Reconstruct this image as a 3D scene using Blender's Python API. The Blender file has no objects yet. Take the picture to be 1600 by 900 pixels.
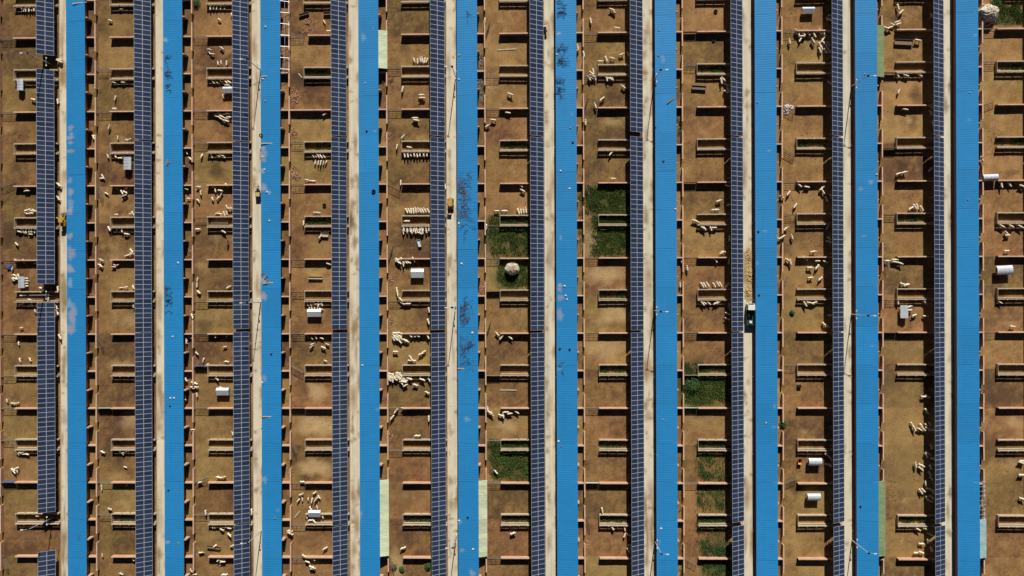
import bpy, math, random
import numpy as np
from mathutils import Matrix, Vector, Euler
random.seed(7); RNG = np.random.default_rng(11)
sc = bpy.context.scene
COL = sc.collection
# ------------------------------------------------------------------ camera
F, H, NX, NY, ROLL = 1150.0, 157.5, 821.0, 450.0, -math.radians(0.19)
fw = Vector((-(NX-800)/F, -(450-NY)/F, -1)).normalized()
rt = fw.cross(Vector((0, 1, 0))).normalized(); up = rt.cross(fw)
c_, s_ = math.cos(ROLL), math.sin(ROLL)
rt, up = rt*c_ + up*s_, up*c_ - rt*s_
cam = bpy.data.objects.new('camera', bpy.data.cameras.new('camera')); COL.objects.link(cam)
cam.matrix_world = Matrix(((rt.x, up.x, -fw.x, 0), (rt.y, up.y, -fw.y, 0), (rt.z, up.z, -fw.z, H), (0, 0, 0, 1)))
cam.data.sensor_width = 36; cam.data.lens = F/1600*36; cam.data.clip_end = 20000; cam.data.clip_start = 1
sc.camera = cam
# ------------------------------------------------------------------ light
EL, AZ = math.radians(31), math.radians(7.3)      # sun to image-top, slightly right
world = bpy.data.worlds.new('World'); sc.world = world; world.use_nodes = True
wn = world.node_tree.nodes; sky = wn.new('ShaderNodeTexSky'); sky.sky_type = 'NISHITA'; sky.sun_disc = False
sky.sun_elevation = EL; sky.sun_rotation = AZ; sky.dust_density = 0.2; sky.air_density = 0.3; sky.altitude = 2500
world.node_tree.links.new(sky.outputs[0], wn['Background'].inputs[0]); wn['Background'].inputs[1].default_value = 0.05
sl = bpy.data.lights.new('sun', 'SUN'); sl.energy = 5.0; sl.angle = math.radians(0.5); sl.color = (1, 0.95, 0.86)
so = bpy.data.objects.new('sun', sl); COL.objects.link(so); so.location = (0, 0, 300)
SUN = Vector((math.sin(AZ)*math.cos(EL), math.cos(AZ)*math.cos(EL), math.sin(EL)))
so.rotation_euler = SUN.to_track_quat('Z', 'Y').to_euler()
vs = sc.view_settings; vs.view_transform = 'Standard'; vs.look = 'None'; vs.exposure = 0.36; vs.gamma = 1; vs.use_curve_mapping = False
sc.render.engine = 'CYCLES'
# ------------------------------------------------------------------ helpers
def at(px, py, z=0.0):                       # where a point seen in the photo at height z stands in the place
    d = fw + rt*((px-800)/F) + up*((450-py)/F); t = (H-z)/-d.z
    return d.x*t, d.y*t
def seen(x, y, z=0.5, m=25):
    v = Vector((x, y, z-H)); dz = v.dot(fw); px = 800+F*v.dot(rt)/dz; py = 450-F*v.dot(up)/dz
    return -m < px < 1600+m and -m < py < 900+m
ORD = ['first','second','third','fourth','fifth','sixth','seventh','eighth','ninth','tenth','eleventh','twelfth','thirteenth','fourteenth','fifteenth','sixteenth','seventeenth','eighteenth','nineteenth','twentieth']
def nth(i): return ORD[i] if i < len(ORD) else str(i+1)+'th'

def mat(name, col, rough=0.8, var=0.12, scale=3.0, metal=0.0, spec=0.3, bump=0.0, attr=False, fine=0.0, rnd=0.0, trans=0.0):
    m = bpy.data.materials.new(name); m.use_nodes = True; nt = m.node_tree; N = nt.nodes; L = nt.links
    b = N['Principled BSDF']; b.inputs['Roughness'].default_value = rough; b.inputs['Metallic'].default_value = metal
    b.inputs['Specular IOR Level'].default_value = spec
    if trans: b.inputs['Transmission Weight'].default_value = trans
    geo = N.new('ShaderNodeNewGeometry')
    if attr:
        a = N.new('ShaderNodeAttribute'); a.attribute_name = 'Col'; src = a.outputs['Color']
    else:
        r = N.new('ShaderNodeRGB'); r.outputs[0].default_value = (*col, 1); src = r.outputs[0]
    def mul(src, fac_socket, lo, hi):
        mr = N.new('ShaderNodeMapRange'); mr.inputs['To Min'].default_value = lo; mr.inputs['To Max'].default_value = hi
        L.new(fac_socket, mr.inputs['Value']); mx = N.new('ShaderNodeVectorMath'); mx.operation = 'SCALE'
        L.new(src, mx.inputs[0]); L.new(mr.outputs[0], mx.inputs['Scale']); return mx.outputs[0]
    if var:
        n = N.new('ShaderNodeTexNoise'); n.inputs['Scale'].default_value = scale; n.inputs['Detail'].default_value = 5
        L.new(geo.outputs['Position'], n.inputs['Vector']); src = mul(src, n.outputs['Fac'], 1-2*var, 1+2*var)
    if fine:
        n2 = N.new('ShaderNodeTexNoise'); n2.inputs['Scale'].default_value = scale*7; n2.inputs['Detail'].default_value = 4
        L.new(geo.outputs['Position'], n2.inputs['Vector']); src = mul(src, n2.outputs['Fac'], 1-2*fine, 1+2*fine)
    if rnd:
        oi = N.new('ShaderNodeObjectInfo'); src = mul(src, oi.outputs['Random'], 1-rnd, 1+rnd)
    L.new(src, b.inputs['Base Color'])
    if bump:
        bp = N.new('ShaderNodeBump'); bp.inputs['Strength'].default_value = bump; bp.inputs['Distance'].default_value = 0.05
        nb = N.new('ShaderNodeTexNoise'); nb.inputs['Scale'].default_value = scale*5; nb.inputs['Detail'].default_value = 6
        L.new(geo.outputs['Position'], nb.inputs['Vector']); L.new(nb.outputs['Fac'], bp.inputs['Height']); L.new(bp.outputs[0], b.inputs['Normal'])
    return m
M = dict(
 soil=mat('soil', (0,0,0), 0.95, 0.14, 0.55, attr=True, fine=0.26, bump=0.5, spec=0.1),
 lane=mat('lane', (0,0,0), 0.9, 0.05, 0.8, attr=True, fine=0.06, bump=0.15, spec=0.2),
 roof=mat('blue_sheet', (0,0,0), 0.5, 0.035, 0.25, attr=True, fine=0.03, spec=0.35),
 brick=mat('pink_brick', (0.47,0.275,0.175), 0.9, 0.16, 0.6, fine=0.14, bump=0.3, spec=0.15),
 coping=mat('wall_coping', (0.58,0.39,0.275), 0.9, 0.16, 0.8, fine=0.14, spec=0.15),
 cement=mat('cement', (0.44,0.355,0.255), 0.9, 0.14, 1.2, fine=0.12, bump=0.2, spec=0.15),
 shedwall=mat('dark_brick', (0.20,0.115,0.105), 0.9, 0.12, 0.7, fine=0.1, spec=0.15),
 steel=mat('galvanised', (0.50,0.52,0.54), 0.45, 0.06, 2, metal=0.4),
 darksteel=mat('weathered_steel', (0.16,0.14,0.12), 0.7, 0.1, 2),
 tin=mat('hut_sheet', (0.56,0.61,0.66), 0.42, 0.12, 1.5, metal=0.25, rnd=0.08),
 alu=mat('module_frame', (0.46,0.51,0.54), 0.5, 0.0, metal=0.1),
 cell=mat('solar_cell', (0.026,0.038,0.078), 0.22, 0.06, 0.8, spec=0.5, rnd=0.22),
 wool=mat('wool', (0.70,0.62,0.47), 0.95, 0.12, 5, rnd=0.24, spec=0.1),
 brownwool=mat('brown_wool', (0.10,0.06,0.035), 0.95, 0.1, 6, spec=0.1),
 grass=mat('grass', (0.085,0.13,0.03), 0.8, 0.36, 0.5, fine=0.3, spec=0.2),
 weed=mat('weed', (0.05,0.105,0.028), 0.8, 0.2, 1.5, fine=0.2, spec=0.2),
 flower=mat('flower', (0.65,0.55,0.05), 0.8, 0.1),
 wood=mat('old_wood', (0.21,0.145,0.095), 0.9, 0.18, 2, fine=0.15),
 paleWood=mat('pale_wood', (0.46,0.38,0.28), 0.9, 0.15, 2, fine=0.1),
 twig=mat('twig', (0.10,0.062,0.058), 0.95, 0.1, 3, rnd=0.3),
 greytwig=mat('grey_twig', (0.26,0.25,0.22), 0.95, 0.15, 3),
 straw=mat('straw', (0.50,0.38,0.19), 0.95, 0.22, 2, fine=0.25, bump=0.6),
 whitestraw=mat('white_cover', (0.52,0.47,0.37), 0.9, 0.15, 1.5, fine=0.15, bump=0.5),
 rubber=mat('rubber', (0.012,0.012,0.012), 0.8, 0.1),
 yellow=mat('yellow_paint', (0.46,0.29,0.06), 0.5, 0.1, 3),
 white=mat('white_paint', (0.72,0.72,0.70), 0.45, 0.05, 3),
 blue=mat('blue_paint', (0.02,0.10,0.42), 0.5, 0.1, 3),
 green=mat('green_paint', (0.022,0.06,0.05), 0.6, 0.1, 3),
 orange=mat('orange_paint', (0.55,0.17,0.03), 0.55, 0.1, 3),
 black=mat('black_plastic', (0.012,0.012,0.014), 0.5, 0.0),
 glass=mat('dark_glass', (0.02,0.03,0.04), 0.08, 0.0, spec=0.6),
 sheet=mat('green_fibreglass', (0.52,0.58,0.38), 0.55, 0.16, 0.35, fine=0.07, rnd=.16),
 sheet2=mat('green_mesh_sheet', (0.20,0.27,0.13), 0.7, 0.18, 0.5, fine=0.1),
 sheet3=mat('aqua_fibreglass', (0.30,0.44,0.44), 0.5, 0.16, 0.6, fine=0.1),
 darksoil=mat('dung', (0.075,0.045,0.026), 0.95, 0.2, 3),
 stone=mat('stone', (0.30,0.26,0.21), 0.95, 0.2, 2, rnd=0.5),
 rag=mat('pale_rag', (0.60,0.55,0.52), 0.95, 0.15, 3, rnd=0.2),
 redbrick=mat('loose_brick', (0.40,0.22,0.14), 0.9, 0.22, 5, fine=0.2),
)
class MB:
    def __init__(s): s.v = []; s.f = []; s.m = []
    def add(s, vs, fs, mi=0):
        o = len(s.v); s.v += [tuple(p) for p in vs]; s.f += [tuple(i+o for i in f) for f in fs]; s.m += [mi]*len(fs)
    def box(s, x0, x1, y0, y1, z0, z1, mi=0, tf=None):
        vs = [Vector(p) for p in ((x0,y0,z0),(x1,y0,z0),(x1,y1,z0),(x0,y1,z0),(x0,y0,z1),(x1,y0,z1),(x1,y1,z1),(x0,y1,z1))]
        if tf: vs = [tf @ p for p in vs]
        s.add(vs, [(3,2,1,0),(4,5,6,7),(0,1,5,4),(1,2,6,5),(2,3,7,6),(3,0,4,7)], mi); return s
    def tube(s, pts, rad, n=5, mi=0):
        pts = [Vector(p) for p in pts]; rad = rad if isinstance(rad, (list, tuple)) else [rad]*len(pts); rings = []
        for i, p in enumerate(pts):
            d = (pts[min(i+1, len(pts)-1)]-pts[max(i-1, 0)]).normalized()
            a = d.cross(Vector((0, 0, 1))); a = a.normalized() if a.length > 1e-3 else Vector((1, 0, 0)); b = d.cross(a)
            rings.append([p+(a*math.cos(2*math.pi*k/n)+b*math.sin(2*math.pi*k/n))*rad[i] for k in range(n)])
        vs = [q for r in rings for q in r]; fs = [tuple(range(n))[::-1], tuple((len(pts)-1)*n+k for k in range(n))]
        for i in range(len(pts)-1):
            for k in range(n): fs.append((i*n+k, i*n+(k+1) % n, (i+1)*n+(k+1) % n, (i+1)*n+k))
        s.add(vs, fs, mi); return s
    def wheel(s, c, r, w, ax='x', n=14, mi=0):
        c = Vector(c); o = Vector((w/2, 0, 0)) if ax == 'x' else Vector((0, w/2, 0))
        def ring(rr, off): return [c+off+(Vector((0, math.cos(t), math.sin(t))) if ax == 'x' else Vector((math.cos(t), 0, math.sin(t))))*rr for t in [2*math.pi*k/n for k in range(n)]]
        R = [ring(r*.55, o), ring(r*.93, o), ring(r, o*.6), ring(r, -o*.6), ring(r*.93, -o), ring(r*.55, -o)]
        vs = [q for x in R for q in x]; fs = [tuple(range(n)), tuple(5*n+k for k in range(n))[::-1]]
        for i in range(5):
            for k in range(n): fs.append((i*n+k, i*n+(k+1) % n, (i+1)*n+(k+1) % n, (i+1)*n+k))
        s.add(vs, fs, mi); return s
    def mesh(s, name, mats):
        me = bpy.data.meshes.new(name); me.from_pydata(s.v, [], s.f)
        for k in (mats if isinstance(mats, (list, tuple)) else [mats]): me.materials.append(M[k])
        if any(s.m): me.polygons.foreach_set('material_index', s.m)
        me.update(); return me
def ob(name, me, parent=None, loc=(0,0,0), rot=None, scale=None):
    o = bpy.data.objects.new(name, me); COL.objects.link(o); o.location = loc
    if rot is not None: o.rotation_euler = rot
    if scale is not None: o.scale = scale
    if parent is not None: o.parent = parent
    return o
def tag(o, label, cat=None, group=None, kind=None):
    o['label'] = label
    if cat: o['category'] = cat
    if group: o['group'] = group
    if kind: o['kind'] = kind
    return o
def root(name, loc, label, cat, group=None, rz=0):
    return tag(ob(name, None, None, loc, (0, 0, rz)), label, cat, group)
# ------------------------------------------------------------------ layout of the farm (metres)
PX, BAY = 20.95, 15.95
def RX(k): return 6.55 + PX*(k-5)            # left eave of shed k; strip k's yard lies to the left of it
ROW = [54.17-BAY*j for j in range(8)]        # dividing walls
FEED = [62.15-BAY*j for j in range(8)]       # feed alleys
YT, YB = 65.5, -65.5
def roofz(rel): return 1.62+0.45*rel/4.35
def vnoise(shape, cells, rng):
    gy, gx = cells; g = rng.random((gy+2, gx+2)); y = np.linspace(0, gy, shape[0]); x = np.linspace(0, gx, shape[1])
    yi = np.minimum(y.astype(int), gy); xi = np.minimum(x.astype(int), gx); fy = (y-yi)[:, None]; fx = (x-xi)[None]
    fy = fy*fy*(3-2*fy); fx = fx*fx*(3-2*fx)
    return (g[yi][:, xi]*(1-fx)+g[yi][:, xi+1]*fx)*(1-fy)+(g[yi+1][:, xi]*(1-fx)+g[yi+1][:, xi+1]*fx)*fy
def grid(name, xs, ys, zfun, colr, mname, mats=None):
    nx, ny = len(xs), len(ys); X, Y = np.meshgrid(xs, ys); Z = zfun(X, Y)
    me = bpy.data.meshes.new(name); me.vertices.add(nx*ny)
    me.vertices.foreach_set('co', np.stack([X, Y, Z], -1).astype(np.float32).ravel())
    i = np.arange((nx-1)*(ny-1)); a = (i//(nx-1))*nx+i % (nx-1)
    q = np.stack([a, a+1, a+nx+1, a+nx], -1).ravel().astype(np.int32); n = len(i)
    me.loops.add(4*n); me.loops.foreach_set('vertex_index', q); me.polygons.add(n)
    me.polygons.foreach_set('loop_start', np.arange(0, 4*n, 4, dtype=np.int32)); me.polygons.foreach_set('loop_total', np.full(n, 4, np.int32))
    at_ = me.attributes.new('Col', 'FLOAT_COLOR', 'POINT')
    at_.data.foreach_set('color', np.concatenate([colr, np.ones(colr.shape[:2]+(1,))], -1).astype(np.float32).ravel())
    me.materials.append(M[mname]); me.update(calc_edges=True); return me
def blob(C, X, Y, cx, cy, rx, ry, col, s, rng, soft=0.45):
    if not (X.min()-rx*2 < cx < X.max()+rx*2): return
    th = np.arctan2(Y-cy, X-cx); p = rng.random(4)*6.3
    wob = 1+0.16*np.sin(2*th+p[0])+0.13*np.sin(3*th+p[1])+0.09*np.sin(5*th+p[2])+0.06*np.sin(9*th+p[3])
    d = np.sqrt(((X-cx)/rx)**2+((Y-cy)/ry)**2)/wob
    w = np.clip((1+soft-d)/(2*soft), 0, 1)[..., None]*s
    C[:] = C*(1-w)+np.array(col)*w
# ------------------------------------------------------------------ ground
gx = np.concatenate([[-6000,-1500,-400,-180], np.arange(-124, 124.1, 0.36), [180,400,1500,6000]])
gy = np.concatenate([[-6000,-1500,-400,-120], np.arange(-68, 68.1, 0.36), [120,400,1500,6000]])
X, Y = np.meshgrid(gx, gy); sh = X.shape; rg = np.random.default_rng(5)
k_ = np.clip(np.floor((X-6.55+15.05)/PX+5), -2, 12).astype(int)+2; r_ = np.clip(np.floor((62.15+16-Y)/7.975), 0, 19).astype(int)
tint = rg.random((20, 16))[r_, k_]; hue = rg.random((20, 16))[r_, k_]
base = np.array([0.232,0.133,0.052]); lt = np.array([0.31,0.193,0.076]); dk = np.array([0.12,0.068,0.034])
n1 = vnoise(sh, (45, 80), rg)*.55+vnoise(sh, (110, 200), rg)*.3+vnoise(sh, (190, 340), rg)*.15
n2 = vnoise(sh, (24, 40), rg)
n3 = RNG.random(sh)
n4 = vnoise(sh, (340, 620), rg); n5 = np.abs(vnoise(sh, (130, 230), rg)-.5)*2
t = np.clip(0.95*(tint-.5)+1.2*(n1-.5)+.45*(n2-.5)+.3*(n3-.5)+.5*(n4-.5)+.35*(n5-.45), -.75, .75)
GC = base[None, None]+np.where(t[..., None] > 0, (lt-base)*np.minimum(t, .75)[..., None]*1.5, (base-dk)*t[..., None]*1.5)
GC *= (1+0.26*(hue[..., None]-.5)*np.array([-0.5,0.25,-0.3]))
GC *= (1+0.0009*X)[..., None].clip(.9, 1.1)
def gb(px, py, rpx, col, s=.8, ry=None, soft=.45):
    x, y = at(px, py); blob(GC, X, Y, x, y, rpx/7.3, (ry or rpx)/7.3, col, s, rg, soft)
SAND = (0.50,0.345,0.17); DARK = (0.062,0.036,0.022); OLIVE = (0.30,0.20,0.075); RED = (0.27,0.135,0.055)
for a in [(495,612,16,SAND,.7,12),(492,664,24,SAND,.75,14),(492,730,22,SAND,.7,12),(945,428,26,SAND,.6,14),(948,545,32,SAND,.55,14),(962,492,20,SAND,.6,12),
          (205,655,22,SAND,.5,12),(190,572,18,SAND,.4,9),(492,425,16,(.42,.30,.09),.6,8),(500,385,20,OLIVE,.7,12),(1120,360,24,OLIVE,.6,14),(1250,420,28,OLIVE,.6,22),
          (1250,470,30,OLIVE,.6,16),(1415,700,36,OLIVE,.6,90),(1420,550,34,OLIVE,.55,25),(120,215,10,SAND,.4,5),(795,665,15,SAND,.5,9),(830,500,20,OLIVE,.4,10),
          (339,265,13,DARK,.75,11),(357,86,6,DARK,.7,7),(1410,261,10,DARK,.8,9),(485,125,36,DARK,.75,20),(250,245,4,DARK,.4),(1432,150,11,DARK,.6,14),(1425,190,10,DARK,.55,10),
          (1420,188,5,SAND,.6),(1560,700,40,DARK,.55,22),(1585,660,14,SAND,.45,8),(1570,760,26,DARK,.25,20),(1420,370,34,RED,.6,20),(1400,65,30,OLIVE,.4,20),(505,830,18,DARK,.4,8),
          (660,490,14,DARK,.5,8),(1240,760,12,DARK,.65,10),(1270,640,20,RED,.4,16),(1100,800,34,RED,.5,50),(1105,720,30,RED,.5,22),(180,395,12,SAND,.3),(205,500,12,SAND,.35,10),
          (955,190,12,SAND,.35,6),(320,370,12,DARK,.4,16),(320,510,10,DARK,.5,12),(630,780,30,DARK,.3,24),(620,880,10,SAND,.5,24),(1580,270,10,DARK,.6,5),(60,165,18,DARK,.3),(780,400,16,(.30,.20,.09),.8,70),
          (1000,300,3,DARK,.3),(922,330,9,(.40,.22,.11),.85,14),(925,375,10,(.26,.20,.11),.8,20),(795,366,7,(.42,.28,.14),.8,3),(800,60,22,DARK,.25,12),(960,150,20,DARK,.2,10)]:
    gb(*a[:5], ry=a[5] if len(a) > 5 else None)
for i in range(340):
    kx = rg.integers(0, 11); x = RX(kx)-15+rg.random()*9; y = YB+rg.random()*131; r = .25+1.0*rg.random()**2
    blob(GC, X, Y, x, y, r*1.2, r*.8, DARK if rg.random() < .6 else SAND, .14+.28*rg.random(), rg, .8)
GRASS = [(914,986,287,334,1),(924,986,334,400,1),(765,827,336,401,.8),(778,827,401,449,1),(764,827,686,749,1),(1068,1141,566,633,1),(1552,1597,0,38,.8),(1095,1141,845,900,.75),(1086,1138,690,850,.3)]
for x0, x1, y0, y1, d in GRASS:
    for q in range(7): gb(x0+(x1-x0)*(.12+.76*rg.random()), y0+(y1-y0)*(.15+.7*rg.random()), (x1-x0)*.3, (0.045,0.062,0.016), .55*d, (y1-y0)*.32)
far = (np.abs(X) > 123) | (np.abs(Y) > 67.5); GC[far] = base
zg = (vnoise(sh, (60, 110), rg)-.5)*.06
tag(ob('ground', grid('ground', gx, gy, lambda a, b: zg, GC, 'soil')), 'brown trampled earth of the pens, patchy with dung and sand', kind='structure')
# ------------------------------------------------------------------ lanes
LANECOL = np.array([0.63,0.565,0.43])
for k in range(0, 11):
    xs = np.arange(-2.35, 0.31, .19)+RX(k); ys = np.arange(YB, YT+.1, .25); A, B = np.meshgrid(xs, ys)
    C = np.ones(A.shape+(3,))*LANECOL*(0.93+.14*vnoise(A.shape, (60, 3), rg))[..., None]
    streak = vnoise(A.shape, (8, 10), rg); C *= (1-.34*np.clip(streak-.45, 0, 1))[..., None]
    dirt = [.55,.35,.35,.55,.45,.4,.7,.35,.2,.15,.2][k]
    for i in range(int(150*dirt)+12):
        e = rg.random(); x = RX(k)+(-2.2+.5*rg.random() if e < .3 else -.1-.6*rg.random() if e < .65 else -2.2+2.2*rg.random())
        blob(C, A, B, x, YB+131*rg.random(), .12+.5*rg.random(), .25+2.6*rg.random()**3, (0.27,0.18,0.085) if rg.random() < .75 else (.33,.22,.14), .35+.5*rg.random(), rg, .6)
    def lb(px, py, rx, ry, col, s): x, y = at(px, py); blob(C, A, B, x, y, rx/7.3, ry/7.3, col, s, rg, .5)
    if k == 0:
        for a in [(100,455,7,25,(.22,.15,.06),.8),(100,120,9,16,(.30,.19,.06),.7),(101,345,8,16,(.40,.26,.08),.7),(104,560,3,16,(.30,.24,.08),.6),(101,655,6,12,(.25,.19,.12),.5)]: lb(*a)
    if k == 3:
        for a in [(549,347,6,12,(.13,.08,.03),.8),(555,378,5,9,(.24,.15,.08),.7),(553,620,5,18,(.30,.22,.10),.6)]: lb(*a)
    if k == 5:
        for a in [(861,400,6,20,(.26,.18,.12),.6),(858,310,4,18,(.36,.22,.14),.6),(858,630,5,20,(.30,.21,.13),.55),(857,45,5,12,(.40,.24,.13),.6)]: lb(*a)
    if k == 6:
        for a in [(1012,45,4,8,(.36,.22,.10),.6),(1013,440,8,30,(.30,.22,.13),.6),(1013,575,6,24,(.33,.21,.10),.7),(1012,650,6,8,(.27,.18,.1),.6),(1014,777,4,4,(.33,.25,.12),.6)]: lb(*a)
    if k == 7:
        for a in [(1170,432,8,40,(.38,.26,.10),.85),(1167,145,4,6,(.22,.16,.06),.7),(1177,770,4,40,(.26,.19,.08),.5)]: lb(*a)
    if k == 2:
        for a in [(396,285,5,12,(.26,.19,.09),.7),(396,405,3,6,(.24,.18,.09),.7),(396,700,8,14,(.30,.23,.14),.5)]: lb(*a)
    if k == 1:
        for a in [(243,475,7,30,(.34,.27,.16),.6),(247,660,6,20,(.30,.25,.14),.6),(245,800,8,30,(.36,.29,.17),.5)]: lb(*a)
    zl = .05
    me = grid('lane', xs-RX(k), ys, lambda a, b: np.full(a.shape, zl), C, 'lane')
    o = tag(ob('lane', me, None, (RX(k), 0, 0)), f'pale concrete feeding lane beside the {nth(k)} solar row from the left', kind='structure', group='concrete lanes')
    e = MB(); e.box(-2.47, -2.352, YB, YT, -.1, .16); ob('kerb', e.mesh('lane_kerb', 'cement'), o)
# ------------------------------------------------------------------ sheds with blue roofs
PINK = (0.42,0.36,0.36); PALE = (0.34,0.46,0.56); BLUE = np.array([0.019,0.212,0.495])
RST = {0: [(110,200,5,4,PINK,.6),(110,215,6,3,PINK,.8),(110,223,5,2,PINK,.7),(110,236,6,3,PINK,.6),(109,282,4,4,PINK,.5),(110,300,5,5,PINK,.75),(110,320,5,9,PALE,.5),(109,331,5,5,PINK,.7),(109,369,5,4,PINK,.7),(111,395,7,9,PINK,.6),(109,420,6,6,PINK,.8),(109,442,4,6,PALE,.6),(113,492,6,16,PINK,.75),(110,515,8,7,PINK,.75),(108,475,4,8,PALE,.6)],
 1: [(258,62,4,3,PALE,.7),(262,255,3,6,PINK,.5)], 2: [(411,232,4,3,PINK,.8),(412,240,5,6,PINK,.6),(411,248,4,5,PINK,.6),(410,267,3,4,PALE,.7),(412,293,6,5,PINK,.7),(421,301,2,4,PALE,.6),(412,436,6,6,PINK,.8),(411,463,7,5,PINK,.8),(413,591,3,6,PINK,.5),(413,749,4,5,PALE,.5)],
 3: [(568,58,4,5,PALE,.4),(562,805,3,8,PINK,.5)], 4: [(716,816,4,4,PALE,.5),(730,655,4,4,PALE,.4),(722,860,3,3,PINK,.5),(738,895,5,4,PINK,.6)],
 5: [(874,450,4,5,PINK,.6),(876,465,4,5,PINK,.6),(875,492,4,10,PINK,.6),(873,52,3,2,PINK,.9),(875,445,3,2,PALE,.6)], 6: [(1036,92,3,6,PALE,.35)], 8: [(1345,295,3,3,PINK,.4)]}
SEAMS = [YB+8.19*i for i in range(17)]
wall_me = MB().box(.22, .46, YB, YT, -.1, 1.57).mesh('shed_wall', 'shedwall')
rear_me = MB().box(3.4, 3.6, YB, YT, -.1, .9).mesh('shed_rear_wall', 'brick')
pier_me = MB().box(-.15, .15, -.15, .15, -.1, 1.86).mesh('shed_pier', 'brick')
stub_me = MB().box(-.9, .17, -.12, .12, -.1, 1.88).mesh('shed_wing_wall', 'brick')
purlin_me = MB().box(-.04, .04, YB, YT, -.06, .04).mesh('shed_purlin', 'darksteel')
for k in range(-1, 10):
    rx = RX(k); lab = 'long low shed with blue corrugated roof just beyond the left edge' if k < 0 else f'long low shed with blue corrugated roof, {nth(k)} from the left'
    s = root('livestock_shed', (rx, 0, 0), lab, 'shed', 'long blue-roofed sheds')
    for i in range(16):
        y0, y1 = SEAMS[i], SEAMS[i+1]; ys = np.arange(y0-.03, y1+.031, .1256); xs = np.linspace(0, 4.36, 19)
        A, B = np.meshgrid(xs, ys)
        off = rg.normal()*.006; tone = 1+rg.normal()*.028
        C = np.ones(A.shape+(3,))*BLUE*tone*(0.97+.06*vnoise(A.shape, (10, 5), rg))[..., None]
        C *= (1-.05*(np.abs(A-1.5) < .15)*(rg.random() > .4))[..., None]
        C = C+np.array([.03,.02,-.02])*np.clip(.35-A, 0, 1)[..., None]*2*rg.random()
        for a in RST.get(k, []):
            x, y = at(a[0], a[1], 1.75)
            if y0-4 < y < y1+4: blob(C, A+rx, B, x, y, a[2]/7.3, a[3]/7.3, a[4], a[5]*.75, rg, .35)
        for q in range(5):
            if rg.random() < .06: blob(C, A, B, rg.random()*4.3, y0+rg.random()*8, .1+.4*rg.random(), .1+.3*rg.random(), PALE if rg.random() < .5 else (.05,.11,.2), .2+.3*rg.random(), rg, .9)
        rib = np.abs(((B+70) / .5024) % 1-.5)*2; hz = np.where(rib > .55, .014, 0.0)
        me = grid('roof_section', xs, ys, lambda a, b: roofz(a)+hz+off+(.012 if i % 2 else 0), C, 'roof')
        ob('roof_section', me, s)
    ob('side_wall', wall_me, s); ob('rear_wall', rear_me, s)
    for xq in (1.2, 2.4, 3.9): ob('purlin', purlin_me, s, (xq, 0, roofz(xq)-.06))
    for j in range(33):
        y = FEED[0]+3.99-3.9875*j
        if y > YB: ob('pier', pier_me, s, (3.95, y, 0))
    for j in range(17):
        y = FEED[0]+3.99-7.975*j
        under = any(k == a and b < y < c for a, b, c in ((3,43,57),(3,-61,-40),(4,-61,-40),(8,43,57),(8,-61,-40),(9,-61,-40),(2,43,63)))
        if y > YB: ob('wing_wall', stub_me, s, (4.6 if not under else 4.2, y+.0, 0), None, (1, 1, 1 if not under else .8))
# ------------------------------------------------------------------ solar arrays
HL, HR, RL, RR = 3.2, 1.7, -5.45, -2.58
TL = math.hypot(RR-RL, HL-HR); TILT = math.atan2(HL-HR, RR-RL); PY = 1.016
def module_mesh():
    a, b, w, t, e = TL/4-.006, PY/2-.006, .037, .035, .006
    o = [(-a,-b),(a,-b),(a,b),(-a,b)]; i = [(-a+w,-b+w),(a-w,-b+w),(a-w,b-w),(-a+w,b-w)]
    V = [(x,y,0) for x, y in o]+[(x,y,0) for x, y in i]+[(x,y,-e) for x, y in i]+[(x,y,-t) for x, y in o]
    m = MB(); m.add(V, [(q,(q+1)%4,4+(q+1)%4,4+q) for q in range(4)]+[(4+q,4+(q+1)%4,8+(q+1)%4,8+q) for q in range(4)]+[(12+(q+1)%4,(q+1)%4,q,12+q)[::-1] for q in range(4)]+[(15,14,13,12)], 0)
    m.add([V[8],V[9],V[10],V[11]], [(0,1,2,3)], 1); return m.mesh('solar_module', ['alu','cell'])
mod_me = module_mesh()
postB = MB().box(-.06,.06,-.06,.06,-.1,2.95).mesh('array_post_tall','darksteel'); postF = MB().box(-.06,.06,-.06,.06,-.1,1.9).mesh('array_post_short','darksteel')
raft = MB().box(-TL/2+.15, TL/2-.15, -.04, .04, -.16, -.06).mesh('array_rafter', 'darksteel')
TABLES = {0: [(66,49.2),(45.6,.55),(-3.6,-46.9),(-55.4,-66)]}
def table_spans(k):
    if k == 0:
        g = [(85.5,108.5),(441.5,473),(797,861)]
    else:
        g = [(212,214.5),(517.5,520),(819,822)]
        if k == 1: g = [(218,220.5),(517.5,520),(816,818)]
        if k == 6: g = [(206,213.5),(517.5,519.5),(820,822)]
        if k == 2: g = [(220,222),(516.5,518.5),(818,820)]
    xm = 59+156*k; ys = [(at(xm+10, a, 2.4)[1], at(xm+10, b, 2.4)[1]) for a, b in g]; out = []; top = YT
    for a, b in ys: out.append((top, a)); top = b
    out.append((top, YB)); return out
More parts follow.
